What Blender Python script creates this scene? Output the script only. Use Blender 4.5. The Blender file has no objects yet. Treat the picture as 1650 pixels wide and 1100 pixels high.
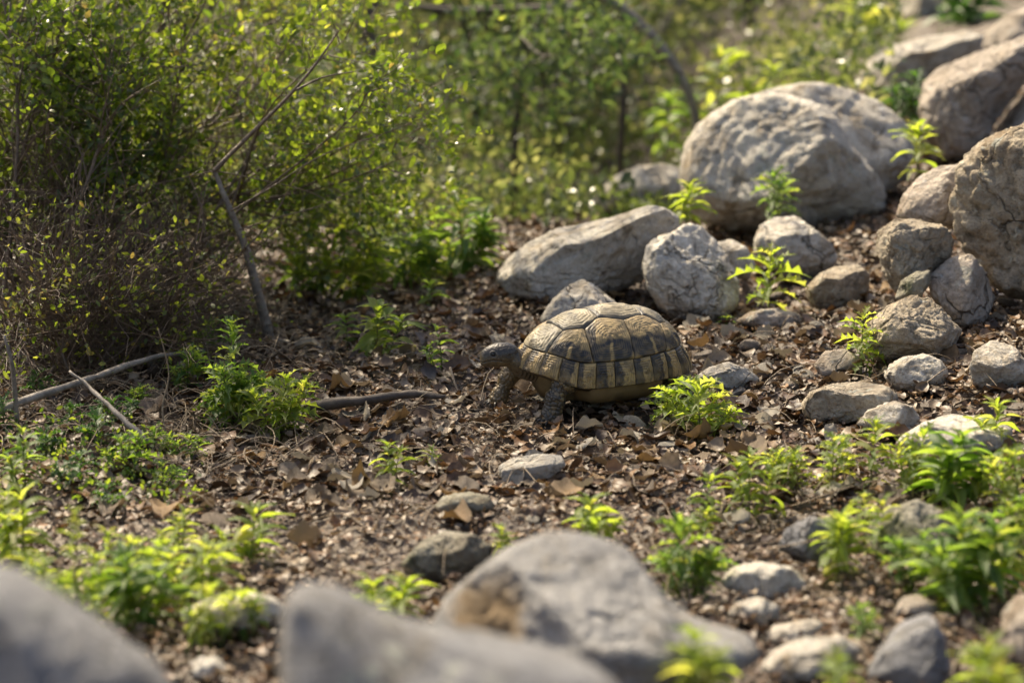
import bpy, bmesh, math, random
import numpy as np
from mathutils import Vector, Matrix, Euler
PI = math.pi
random.seed(7)
rng = np.random.default_rng(7)

# ------------------------------------------------------------------ camera, sky, sun, exposure
scene = bpy.context.scene
COL = scene.collection
CAM_H = 0.75
PITCH = math.radians(13.7)
F = 1650 * 85.0 / 36.0
cam_data = bpy.data.cameras.new('camera')
cam = bpy.data.objects.new('camera', cam_data)
COL.objects.link(cam)
cam.location = (0, 0, CAM_H)
cam.rotation_euler = (PI / 2 - PITCH, 0, 0)
cam_data.lens = 85
cam_data.sensor_width = 36
cam_data.clip_start = 0.05
cam_data.clip_end = 500
cam_data.dof.use_dof = True
cam_data.dof.focus_distance = 2.79
cam_data.dof.aperture_fstop = 4.2
cam_data.dof.aperture_blades = 0
scene.camera = cam

SUN_EL, SUN_AZ = math.radians(50), math.radians(-36)      # azimuth from +Y towards +X
world = bpy.data.worlds.new('World')
scene.world = world
world.use_nodes = True
wn = world.node_tree.nodes
wl = world.node_tree.links
sky = wn.new('ShaderNodeTexSky')
sky.sky_type = 'NISHITA'
sky.sun_disc = False
sky.sun_elevation = SUN_EL
sky.sun_rotation = SUN_AZ
sky.dust_density = 4.0
sky.ozone_density = 0.4
sky.air_density = 0.8
wl.new(sky.outputs[0], wn['Background'].inputs[0])
wn['Background'].inputs[1].default_value = 0.15
sd = bpy.data.lights.new('sun', 'SUN')
sd.energy = 5.0
sd.angle = math.radians(0.6)
sd.color = (1.0, 0.89, 0.70)
sun = bpy.data.objects.new('sun', sd)
COL.objects.link(sun)
sdir = Vector((math.sin(SUN_AZ) * math.cos(SUN_EL), math.cos(SUN_AZ) * math.cos(SUN_EL), math.sin(SUN_EL)))
sun.rotation_euler = sdir.to_track_quat('Z', 'Y').to_euler()
sun.location = sdir * 20
vs = scene.view_settings
vs.view_transform = 'Standard'
vs.look = 'None'
vs.gamma = 1
vs.exposure = 0.88
vs.use_curve_mapping = False
vs.use_white_balance = True
vs.white_balance_temperature = 6950
vs.white_balance_tint = 10
scene.cycles.use_denoising = True
scene.cycles.max_bounces = 8
scene.cycles.transparent_max_bounces = 4
scene.cycles.sample_clamp_indirect = 6

# ------------------------------------------------------------------ numpy noise
def _h(ix, iy, iz, seed):
    n = (ix.astype(np.int64) * 374761393 + iy.astype(np.int64) * 668265263 + iz.astype(np.int64) * 2147483647 + seed * 974711) & 0x7fffffff
    n = ((n ^ (n >> 13)) * 1274126177) & 0x7fffffff
    n = ((n ^ (n >> 16)) * 60493 + 19990303) & 0x7fffffff
    n = n ^ (n >> 15)
    return (n & 0xffff) / 65535.0 * 2 - 1

def noise(p, seed=0):
    p = np.asarray(p, float)
    i = np.floor(p)
    f = p - i
    u = f * f * (3 - 2 * f)
    x, y, z = i[..., 0], i[..., 1], i[..., 2]
    ux, uy, uz = u[..., 0], u[..., 1], u[..., 2]
    def c(a, b, d): return _h(x + a, y + b, z + d, seed)
    x00 = c(0, 0, 0) * (1 - ux) + c(1, 0, 0) * ux
    x10 = c(0, 1, 0) * (1 - ux) + c(1, 1, 0) * ux
    x01 = c(0, 0, 1) * (1 - ux) + c(1, 0, 1) * ux
    x11 = c(0, 1, 1) * (1 - ux) + c(1, 1, 1) * ux
    return (x00 * (1 - uy) + x10 * uy) * (1 - uz) + (x01 * (1 - uy) + x11 * uy) * uz

def fbm(p, oct=4, seed=0, gain=.5):
    p = np.asarray(p, float)
    s, a = 0, 1
    for k in range(oct):
        s = s + a * noise(p * (2.03 ** k) + 17.3 * k, seed + k)
        a *= gain
    return s

def sstep(a, b, x):
    t = np.clip((np.asarray(x, float) - a) / (b - a), 0, 1)
    return t * t * (3 - 2 * t)

# ------------------------------------------------------------------ terrain and pixel rays
def H0(x, y):
    x = np.asarray(x, float); y = np.asarray(y, float)
    z = 0.20 * np.log1p(np.exp((x - 0.40) * 9)) / 9
    z = z + 0.035 * np.clip(y - 3.2, 0, 3) * sstep(.15, .6, x)
    z = z - 0.13 * sstep(3.7, 4.7, y) * (1 - sstep(.2, .6, x))
    z = z + 0.16 * np.clip(y - 7.5, 0, 60)
    z = z - 0.10 * sstep(1.9, 1.3, y)
    return z

def H(x, y):
    x = np.asarray(x, float); y = np.asarray(y, float)
    q = np.stack([x, y, x * 0], -1)
    d = np.exp(-(((x - .1) / .3) ** 2 + ((y - 2.75) / .25) ** 2))
    return H0(x, y) + (1 - d) * (0.013 * noise(q * 3.1, 3) + 0.007 * noise(q * 8.7, 5)) + .004 * noise(q * 25, 8)

def ray(px, py):
    u = (px - 825) / F; v = (550 - py) / F
    return Vector((u, math.cos(PITCH) + v * math.sin(PITCH), -math.sin(PITCH) + v * math.cos(PITCH)))

def P(px, py, Y):
    d = ray(px, py)
    return Vector((0, 0, CAM_H)) + d * (Y / d.y)

def G(px, py, lift=0.0):
    d = ray(px, py)
    t = np.arange(1.0, 14, .006)
    X, Yv, Z = d.x * t, d.y * t, CAM_H + d.z * t
    below = np.nonzero(Z < H(X, Yv) + lift)[0]
    k = below[0] if len(below) else len(t) - 1
    return Vector((X[k], Yv[k], float(H(X[k], Yv[k]))))

# ------------------------------------------------------------------ mesh helpers
def mesh_np(name, V, Fc, mat=None, cols=None, smooth=True):
    V = np.asarray(V, np.float32); Fc = np.asarray(Fc, np.int32)
    me = bpy.data.meshes.new(name)
    n, k = Fc.shape
    me.vertices.add(len(V)); me.vertices.foreach_set('co', V.ravel())
    me.loops.add(n * k); me.loops.foreach_set('vertex_index', Fc.ravel())
    me.polygons.add(n)
    me.polygons.foreach_set('loop_start', np.arange(0, n * k, k, dtype=np.int32))
    me.polygons.foreach_set('loop_total', np.full(n, k, np.int32))
    me.polygons.foreach_set('use_smooth', np.full(n, smooth, bool))
    me.update(calc_edges=True)
    if cols is not None:
        ca = me.color_attributes.new('col', 'FLOAT_COLOR', 'POINT')
        c4 = np.ones((len(V), 4), np.float32); c4[:, :cols.shape[1]] = cols
        ca.data.foreach_set('color', c4.ravel())
    if mat: me.materials.append(mat)
    return me

def link(name, data, parent=None, loc=None):
    o = bpy.data.objects.new(name, data)
    COL.objects.link(o)
    if parent is not None: o.parent = parent
    if loc is not None: o.location = loc
    return o

def tag(o, label=None, cat=None, group=None, kind=None):
    if label: o['label'] = label
    if cat: o['category'] = cat
    if group: o['group'] = group
    if kind: o['kind'] = kind
    return o

class Buf:
    """collects quads"""
    def __init__(s): s.V = []; s.F = []; s.C = []; s.n = 0
    def add(s, V, Fc, c=None):
        V = np.asarray(V, float)
        s.V.append(V); s.F.append(np.asarray(Fc) + s.n); s.n += len(V)
        s.C.append(np.tile(np.asarray(c if c is not None else (.5, .5, .5), float), (len(V), 1)))
    def mesh(s, name, mat, smooth=True):
        return mesh_np(name, np.concatenate(s.V), np.concatenate(s.F), mat, np.concatenate(s.C), smooth)

def tube(pts, rad, sides=6):
    pts = np.asarray(pts, float); n = len(pts)
    rad = np.broadcast_to(np.asarray(rad, float), (n,))
    T = np.gradient(pts, axis=0); T /= np.linalg.norm(T, axis=1, keepdims=True) + 1e-9
    ref = np.array([0.31, 0.22, 0.93]) if abs(T[0] @ np.array([0.31, 0.22, 0.93])) < .9 else np.array([1., 0, 0])
    A = np.cross(T, ref); A /= np.linalg.norm(A, axis=1, keepdims=True) + 1e-9
    B = np.cross(T, A)
    a = np.linspace(0, 2 * PI, sides, endpoint=False)
    V = pts[:, None] + rad[:, None, None] * (np.cos(a)[None, :, None] * A[:, None] + np.sin(a)[None, :, None] * B[:, None])
    V = V.reshape(-1, 3)
    i = np.arange(n - 1)[:, None] * sides; j = np.arange(sides)[None]; j2 = (j + 1) % sides
    Q = np.stack([i + j, i + j2, i + sides + j2, i + sides + j], -1).reshape(-1, 4)
    # caps by collapsing to centre
    V = np.concatenate([V, pts[:1], pts[-1:]])
    c0, c1 = n * sides, n * sides + 1
    j = np.arange(sides)
    capA = np.stack([np.full(sides, c0), (j + 1) % sides, j, np.full(sides, c0)], -1)
    e = (n - 1) * sides
    capB = np.stack([np.full(sides, c1), e + j, e + (j + 1) % sides, np.full(sides, c1)], -1)
    return V, Q, capA[:, :3], capB[:, :3]

def tube_buf(buf, pts, rad, sides=5, c=None):
    V, Q, a, b = tube(pts, rad, sides)
    buf.add(V, Q, c)     # open ends are tapered to a point

def curve_pts(ctrl, n=10):
    """Catmull-Rom through control points"""
    c = np.asarray([tuple(p) for p in ctrl], float)
    if len(c) == 2:
        t = np.linspace(0, 1, n)[:, None]
        return c[0] * (1 - t) + c[1] * t
    c = np.concatenate([[2 * c[0] - c[1]], c, [2 * c[-1] - c[-2]]])
    out = []
    m = len(c) - 3
    for s in np.linspace(0, m, n):
        k = min(int(s), m - 1); t = s - k
        p0, p1, p2, p3 = c[k:k + 4]
        out.append(.5 * ((2 * p1) + (-p0 + p2) * t + (2 * p0 - 5 * p1 + 4 * p2 - p3) * t * t + (-p0 + 3 * p1 - 3 * p2 + p3) * t ** 3))
    return np.array(out)

# ------------------------------------------------------------------ materials
def newmat(name):
    m = bpy.data.materials.new(name); m.use_nodes = True
    nt = m.node_tree; nt.nodes.clear()
    return m, nt.nodes, nt.links

def N(ns, t, **kw):
    n = ns.new(t)
    for k, v in kw.items():
        if k.startswith('i_'):
            n.inputs[k[2:].replace('_', ' ')].default_value = v
        else: setattr(n, k, v)
    return n

def ramp(ns, ls, src, stops, interp='LINEAR'):
    r = ns.new('ShaderNodeValToRGB'); r.color_ramp.interpolation = interp
    e = r.color_ramp.elements
    while len(e) < len(stops): e.new(.5)
    for k, (p, c) in enumerate(stops):
        e[k].position = p; e[k].color = (*c, 1) if len(c) == 3 else c
    ls.new(src, r.inputs[0])
    return r.outputs[0]

def mixc(ns, ls, fac, a, b, mode='MIX'):
    m = ns.new('ShaderNodeMix'); m.data_type = 'RGBA'; m.blend_type = mode
    for s, v in ((m.inputs[0], fac), (m.inputs[6], a), (m.inputs[7], b)):
        if hasattr(v, 'is_linked'): ls.new(v, s)
        else: s.default_value = (*v, 1) if isinstance(v, tuple) and len(v) == 3 else v
    return m.outputs[2]

def mathn(ns, ls, op, a, b=None, c=None):
    m = ns.new('ShaderNodeMath'); m.operation = op
    for k, v in enumerate((a, b, c)):
        if v is None: continue
        if hasattr(v, 'is_linked'): ls.new(v, m.inputs[k])
        else: m.inputs[k].default_value = v
    return m.outputs[0]

def g3(v): return (v, v, v)

def rock_mat(name, light, mid, dark, stain, moss=0.0, rough=.85, pits=1.0, fine=1.0, patch=None):
    m, ns, ls = newmat(name)
    tc = ns.new('ShaderNodeTexCoord'); oi = ns.new('ShaderNodeObjectInfo')
    off = N(ns, 'ShaderNodeVectorMath', operation='SCALE'); ls.new(oi.outputs['Location'], off.inputs[0]); off.inputs['Scale'].default_value = 7.3
    v = N(ns, 'ShaderNodeVectorMath', operation='ADD'); ls.new(tc.outputs['Object'], v.inputs[0]); ls.new(off.outputs[0], v.inputs[1])
    v = v.outputs[0]
    def tex(scale, detail=6, rough_=.6, dist=0.0):
        t = N(ns, 'ShaderNodeTexNoise'); t.inputs['Scale'].default_value = scale; t.inputs['Detail'].default_value = detail
        t.inputs['Roughness'].default_value = rough_; t.inputs['Distortion'].default_value = dist
        ls.new(v, t.inputs['Vector']); return t.outputs[0]
    big, med, sml = tex(9, 6, .62, .6), tex(34, 8, .66, .3), tex(230, 5, .7)
    c = ramp(ns, ls, big, [(.34, mid), (.5, tuple(.5 * (a + b) for a, b in zip(mid, light))), (.66, light)])
    c = mixc(ns, ls, ramp(ns, ls, tex(14, 9, .72, .8), [(.50, g3(0)), (.66, g3(.85))]), c, stain)
    c = mixc(ns, ls, ramp(ns, ls, med, [(.34, g3(.7)), (.46, g3(0))]), c, dark)
    c = mixc(ns, ls, .55, c, ramp(ns, ls, sml, [(.3, dark), (.5, (.5, .5, .5)), (.72, light)]), 'OVERLAY')
    lich = ramp(ns, ls, tex(60, 4, .6), [(.62, g3(0)), (.70, g3(.6))])
    c = mixc(ns, ls, lich, c, tuple(min(.62, x * 1.35) for x in light))
    if moss:
        mm = ramp(ns, ls, tex(13, 8, .7, .5), [(.56 - .2 * moss, g3(0)), (.68 - .2 * moss, g3(.9))])
        c = mixc(ns, ls, mm, c, (.07, .085, .025))
    if patch:
        dv = N(ns, 'ShaderNodeVectorMath', operation='DISTANCE'); ls.new(tc.outputs['Object'], dv.inputs[0]); dv.inputs[1].default_value = patch
        pm_ = mathn(ns, ls, 'ADD', dv.outputs['Value'], mathn(ns, ls, 'MULTIPLY', mathn(ns, ls, 'SUBTRACT', tex(20, 5), .5), .06))
        c = mixc(ns, ls, ramp(ns, ls, pm_, [(.045, g3(.9)), (.062, g3(0))]), c, mixc(ns, ls, med, (.13, .08, .035), (.36, .25, .13)))
    vo = N(ns, 'ShaderNodeTexVoronoi'); vo.inputs['Scale'].default_value = 150; ls.new(v, vo.inputs['Vector'])
    pit = ramp(ns, ls, vo.outputs['Distance'], [(.05, g3(0)), (.28, g3(1))])
    pm = ramp(ns, ls, tex(24, 4), [(.47, g3(0)), (.6, g3(1))])
    wv_ = N(ns, 'ShaderNodeTexNoise'); wv_.inputs['Scale'].default_value = 12; wv_.inputs['Detail'].default_value = 4; ls.new(v, wv_.inputs['Vector'])
    wv2 = N(ns, 'ShaderNodeVectorMath', operation='SCALE'); ls.new(wv_.outputs['Color'], wv2.inputs[0]); wv2.inputs['Scale'].default_value = .12
    wv3 = N(ns, 'ShaderNodeVectorMath', operation='ADD'); ls.new(v, wv3.inputs[0]); ls.new(wv2.outputs[0], wv3.inputs[1])
    cr = N(ns, 'ShaderNodeTexVoronoi', feature='DISTANCE_TO_EDGE'); cr.inputs['Scale'].default_value = 11; ls.new(wv3.outputs[0], cr.inputs['Vector'])
    crm = mathn(ns, ls, 'MULTIPLY', ramp(ns, ls, cr.outputs['Distance'], [(.0, g3(1)), (.022, g3(0))]), ramp(ns, ls, tex(7, 3), [(.48, g3(0)), (.60, g3(1))]))
    c = mixc(ns, ls, mathn(ns, ls, 'MULTIPLY', crm, .85), c, tuple(x * .45 for x in dark))
    lsp = N(ns, 'ShaderNodeTexVoronoi'); lsp.inputs['Scale'].default_value = 38; ls.new(wv3.outputs[0], lsp.inputs['Vector'])
    lm_ = mathn(ns, ls, 'MULTIPLY', ramp(ns, ls, lsp.outputs['Distance'], [(.24, g3(1)), (.34, g3(0))]), ramp(ns, ls, tex(10, 3), [(.55, g3(0)), (.64, g3(.75))]))
    c = mixc(ns, ls, lm_, c, ramp(ns, ls, sml, [(.35, (.30, .31, .25)), (.65, (.62, .62, .54))]))
    lo_ = ramp(ns, ls, tex(3.2, 5, .6, .4), [(.38, g3(.80)), (.62, g3(1.12))])
    c = mixc(ns, ls, .8, c, lo_, 'MULTIPLY')
    h = mathn(ns, ls, 'MULTIPLY_ADD', med, 1.6, mathn(ns, ls, 'MULTIPLY', sml, .38 * fine))
    h = mathn(ns, ls, 'ADD', h, mathn(ns, ls, 'MULTIPLY', mathn(ns, ls, 'MULTIPLY', pit, pm), .30 * pits))
    h = mathn(ns, ls, 'ADD', h, mathn(ns, ls, 'MULTIPLY', tex(90, 8, .75, .4), .8))
    h = mathn(ns, ls, 'SUBTRACT', h, mathn(ns, ls, 'MULTIPLY', crm, .9))
    b = N(ns, 'ShaderNodeBump'); b.inputs['Strength'].default_value = .95; b.inputs['Distance'].default_value = .011
    ls.new(h, b.inputs['Height'])
    p = ns.new('ShaderNodeBsdfPrincipled'); p.inputs['Roughness'].default_value = rough
    p.inputs['Specular IOR Level'].default_value = .3
    ls.new(c, p.inputs['Base Color']); ls.new(b.outputs[0], p.inputs['Normal'])
    o = ns.new('ShaderNodeOutputMaterial'); ls.new(p.outputs[0], o.inputs[0])
    return m

ROCK = {
    'grey': rock_mat('grey_limestone', (.66, .62, .54), (.47, .435, .37), (.13, .11, .085), (.30, .22, .13)),
    'pale': rock_mat('pale_limestone', (.72, .68, .60), (.53, .49, .42), (.16, .135, .10), (.33, .25, .155)),
    'tan': rock_mat('tan_limestone', (.56, .49, .385), (.38, .32, .235), (.10, .078, .05), (.24, .165, .09), pits=1.6),
    'pink': rock_mat('pinkish_limestone', (.60, .53, .45), (.43, .37, .30), (.13, .105, .08), (.27, .195, .12)),
    'mossy': rock_mat('mossy_limestone', (.46, .43, .35), (.30, .28, .21), (.10, .085, .06), (.20, .15, .09), moss=.25),
    'fore': rock_mat('smooth_grey_limestone', (.33, .33, .335), (.24, .24, .245), (.13, .13, .13), (.20, .18, .15)),
    'rust': rock_mat('grey_limestone_with_rust_patch', (.44, .43, .415), (.31, .305, .295), (.15, .14, .13), (.31, .27, .21), patch=(-.085, -.04, .01)),
}

def litter_mat(name, from_attr, palette=None):
    m, ns, ls = newmat(name)
    tc = ns.new('ShaderNodeTexCoord')
    if from_attr:
        a = N(ns, 'ShaderNodeAttribute', attribute_name='col'); base = a.outputs['Color']
    else:
        oi = ns.new('ShaderNodeObjectInfo')
        base = ramp(ns, ls, oi.outputs['Random'], palette, 'CONSTANT')
    t = N(ns, 'ShaderNodeTexNoise'); t.inputs['Scale'].default_value = 160; t.inputs['Detail'].default_value = 5
    ls.new(tc.outputs['Object'], t.inputs['Vector'])
    c = mixc(ns, ls, .8, base, ramp(ns, ls, t.outputs[0], [(.3, g3(.28)), (.6, g3(.62))]), 'OVERLAY')
    b = N(ns, 'ShaderNodeBump'); b.inputs['Strength'].default_value = .6; b.inputs['Distance'].default_value = .0015
    ls.new(t.outputs[0], b.inputs['Height'])
    p = ns.new('ShaderNodeBsdfPrincipled'); p.inputs['Roughness'].default_value = .48
    p.inputs['Specular IOR Level'].default_value = .5
    ls.new(c, p.inputs['Base Color']); ls.new(b.outputs[0], p.inputs['Normal'])
    tr = ns.new('ShaderNodeBsdfTranslucent'); ls.new(c, tr.inputs[0])
    mx = ns.new('ShaderNodeMixShader'); mx.inputs[0].default_value = .18
    ls.new(p.outputs[0], mx.inputs[1]); ls.new(tr.outputs[0], mx.inputs[2])
    o = ns.new('ShaderNodeOutputMaterial'); ls.new(mx.outputs[0], o.inputs[0])
    return m

def green_mat(name, stops, tstops, trans=.45, rough=.42, from_attr=False, spec=.5):
    m, ns, ls = newmat(name)
    if from_attr:
        a = N(ns, 'ShaderNodeAttribute', attribute_name='col')
        s = ns.new('ShaderNodeSeparateColor'); ls.new(a.outputs['Color'], s.inputs[0]); f = s.outputs[0]
    else:
        f = ns.new('ShaderNodeObjectInfo').outputs['Random']
    tc = ns.new('ShaderNodeTexCoord')
    t = N(ns, 'ShaderNodeTexNoise'); t.inputs['Scale'].default_value = 140 if not from_attr else 40; ls.new(tc.outputs['Object'], t.inputs['Vector'])
    f2 = mathn(ns, ls, 'ADD', f, mathn(ns, ls, 'MULTIPLY', mathn(ns, ls, 'SUBTRACT', t.outputs[0], .5), .5))
    c = ramp(ns, ls, f2, stops); tcv = ramp(ns, ls, f2, tstops)
    p = ns.new('ShaderNodeBsdfPrincipled'); p.inputs['Roughness'].default_value = rough
    p.inputs['Specular IOR Level'].default_value = spec
    ls.new(c, p.inputs['Base Color'])
    b = N(ns, 'ShaderNodeBump'); b.inputs['Strength'].default_value = .3; b.inputs['Distance'].default_value = .001
    ls.new(t.outputs[0], b.inputs['Height']); ls.new(b.outputs[0], p.inputs['Normal'])
    tr = ns.new('ShaderNodeBsdfTranslucent'); ls.new(tcv, tr.inputs[0])
    mx = ns.new('ShaderNodeMixShader'); mx.inputs[0].default_value = trans
    ls.new(p.outputs[0], mx.inputs[1]); ls.new(tr.outputs[0], mx.inputs[2])
    o = ns.new('ShaderNodeOutputMaterial'); ls.new(mx.outputs[0], o.inputs[0])
    return m

LEAFM = {
    'bright': green_mat('bright_green_leaf', [(0, (.09, .15, .03)), (.7, (.13, .19, .04)), (1, (.17, .20, .05))],
                        [(0, (.36, .50, .04)), (.7, (.56, .66, .07)), (1, (.68, .66, .11))], .58),
    'mid': green_mat('mid_green_leaf', [(0, (.05, .11, .025)), (.8, (.10, .16, .035)), (1, (.17, .19, .05))],
                     [(0, (.22, .40, .04)), (.8, (.40, .54, .06)), (1, (.52, .54, .08))], .52),
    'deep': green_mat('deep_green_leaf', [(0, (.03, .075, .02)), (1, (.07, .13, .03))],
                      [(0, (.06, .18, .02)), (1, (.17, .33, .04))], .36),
}
SHRUBM = green_mat('small_glossy_leaf', [(0, (.03, .055, .015)), (.5, (.055, .085, .02)), (.85, (.10, .12, .03)), (1, (.16, .12, .05))],
                   [(0, (.16, .28, .02)), (.5, (.40, .52, .04)), (.85, (.65, .70, .08)), (1, (.6, .45, .1))], .52, .30, True, .6)
BACKM = green_mat('olive_leaf', [(0, (.05, .08, .02)), (.5, (.09, .125, .03)), (.85, (.15, .17, .05)), (1, (.20, .18, .08))],
                  [(0, (.06, .10, .02)), (.5, (.19, .235, .055)), (.85, (.56, .55, .18)), (1, (.68, .58, .26))], .48, .32, True, .6)
DARKM = green_mat('dark_green_leaf', [(0, (.02, .038, .02)), (1, (.05, .08, .035))],
                  [(0, (.06, .12, .03)), (1, (.24, .32, .07))], .42, .5, True, .3)

def bark_mat(name, a, b, rough=.8, scale=60):
    m, ns, ls = newmat(name)
    tc = ns.new('ShaderNodeTexCoord')
    t = N(ns, 'ShaderNodeTexNoise'); t.inputs['Scale'].default_value = scale; t.inputs['Detail'].default_value = 8; t.inputs['Roughness'].default_value = .7
    ls.new(tc.outputs['Object'], t.inputs['Vector'])
    c = ramp(ns, ls, t.outputs[0], [(.35, a), (.65, b)])
    bp = N(ns, 'ShaderNodeBump'); bp.inputs['Strength'].default_value = .8; bp.inputs['Distance'].default_value = .003
    ls.new(t.outputs[0], bp.inputs['Height'])
    p = ns.new('ShaderNodeBsdfPrincipled'); p.inputs['Roughness'].default_value = rough
    ls.new(c, p.inputs['Base Color']); ls.new(bp.outputs[0], p.inputs['Normal'])
    o = ns.new('ShaderNodeOutputMaterial'); ls.new(p.outputs[0], o.inputs[0])
    return m
BARK = bark_mat('grey_brown_bark', (.10, .08, .06), (.30, .26, .21), .6)
BARKD = bark_mat('dark_bark', (.03, .022, .015), (.10, .075, .055), .65)
TWIGM = bark_mat('brown_twig', (.055, .033, .018), (.19, .125, .075), .36, 150)
STRAWM = bark_mat('dry_straw', (.13, .09, .05), (.32, .24, .15), .5, 200)
STEMM = green_mat('green_stem', [(0, (.09, .12, .035)), (1, (.15, .15, .05))], [(0, (.2, .28, .06)), (1, (.3, .3, .08))], .2)

# ------------------------------------------------------------------ ground
def axis(lo, hi, step, far0, far1):
    mid = np.arange(lo, hi, step)
    a = lo - np.geomspace(step * 1.5, lo - far0, 26)[::-1] if far0 < lo else np.array([])
    b = hi + np.geomspace(step * 1.5, far1 - hi, 30)
    return np.concatenate([a, mid, b])
gx = axis(-1.15, 1.25, .0085, -70, 70)
gy = axis(1.1, 4.9, .0085, -60, 90)
GX, GY = np.meshgrid(gx, gy)
q = np.stack([GX, GY, GX * 0], -1)
near = sstep(7, 5, np.abs(GY)) * sstep(4, 2, np.abs(GX))
GZ = H(GX, GY) - .006 + near * (.006 * fbm(q * 26, 3, 11) + .003 * np.abs(noise(q * 75, 21)))
V = np.stack([GX, GY, GZ], -1).reshape(-1, 3)
ny_, nx_ = GX.shape
ii = np.arange(ny_ - 1)[:, None] * nx_ + np.arange(nx_ - 1)[None]
Q = np.stack([ii, ii + 1, ii + nx_ + 1, ii + nx_], -1).reshape(-1, 4)
m, ns, ls = newmat('soil')
tc = ns.new('ShaderNodeTexCoord')
t1 = N(ns, 'ShaderNodeTexNoise'); t1.inputs['Scale'].default_value = 22; t1.inputs['Detail'].default_value = 9; t1.inputs['Roughness'].default_value = .7
t2 = N(ns, 'ShaderNodeTexNoise'); t2.inputs['Scale'].default_value = 260; t2.inputs['Detail'].default_value = 6
t3 = N(ns, 'ShaderNodeTexVoronoi'); t3.inputs['Scale'].default_value = 95
for t in (t1, t2, t3): ls.new(tc.outputs['Object'], t.inputs['Vector'])
c = ramp(ns, ls, t1.outputs[0], [(.32, (.022, .014, .009)), (.55, (.06, .04, .026)), (.72, (.11, .078, .053))])
c = mixc(ns, ls, .7, c, ramp(ns, ls, t2.outputs[0], [(.3, g3(.22)), (.7, g3(.75))]), 'OVERLAY')
sv = ns.new('ShaderNodeSeparateColor'); ls.new(t3.outputs['Color'], sv.inputs[0])
c = mixc(ns, ls, .5, c, ramp(ns, ls, sv.outputs[0], [(0, (.03, .02, .012)), (.6, (.10, .068, .042)), (1, (.19, .145, .10))]))
h = mathn(ns, ls, 'MULTIPLY_ADD', t2.outputs[0], .5, mathn(ns, ls, 'MULTIPLY', t3.outputs['Distance'], 1.2))
b = N(ns, 'ShaderNodeBump'); b.inputs['Strength'].default_value = .8; b.inputs['Distance'].default_value = .006
ls.new(h, b.inputs['Height'])
p = ns.new('ShaderNodeBsdfPrincipled'); p.inputs['Roughness'].default_value = .6
ls.new(c, p.inputs['Base Color']); ls.new(b.outputs[0], p.inputs['Normal'])
o = ns.new('ShaderNodeOutputMaterial'); ls.new(p.outputs[0], o.inputs[0])
ground = tag(link('ground', mesh_np('ground', V, Q, m)), 'brown woodland soil rising gently to the right', kind='structure')

# ------------------------------------------------------------------ rocks
_ico = {}
def ico(sub):
    if sub not in _ico:
        bm = bmesh.new(); bmesh.ops.create_icosphere(bm, subdivisions=sub, radius=1)
        _ico[sub] = (np.array([v.co[:] for v in bm.verts]), np.array([[v.index for v in f.verts] for f in bm.faces]))
        bm.free()
    return _ico[sub]

def radial(poly):
    p = np.asarray(poly, float); c = p.mean(0)
    # area centroid
    x, y = p[:, 0], p[:, 1]; x2, y2 = np.roll(x, -1), np.roll(y, -1)
    cr = x * y2 - x2 * y; A = cr.sum() / 2
    c = np.array([((x + x2) * cr).sum() / 6 / A, ((y + y2) * cr).sum() / 6 / A])
    ang = np.linspace(-PI, PI, 361)
    R = np.zeros(361)
    a = p - c; b = np.roll(a, -1, 0)
    for k, t in enumerate(ang):
        d = np.array([math.cos(t), -math.sin(t)])     # pixel y is down
        den = d[0] * (b - a)[:, 1] - d[1] * (b - a)[:, 0]
        den = np.where(abs(den) < 1e-9, 1e-9, den)
        s = (a[:, 0] * (b - a)[:, 1] - a[:, 1] * (b - a)[:, 0]) / den
        u = (a[:, 0] * d[1] - a[:, 1] * d[0]) / den
        ok = (s > 0) & (u >= -1e-6) & (u <= 1 + 1e-6)
        R[k] = s[ok].max() if ok.any() else 10
    k = np.exp(-(np.arange(-8, 9) / 3.2) ** 2); k /= k.sum()
    Rp = np.concatenate([R[-9:-1], R, R[1:9]])
    return c, ang, np.convolve(Rp, k, 'valid')

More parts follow.
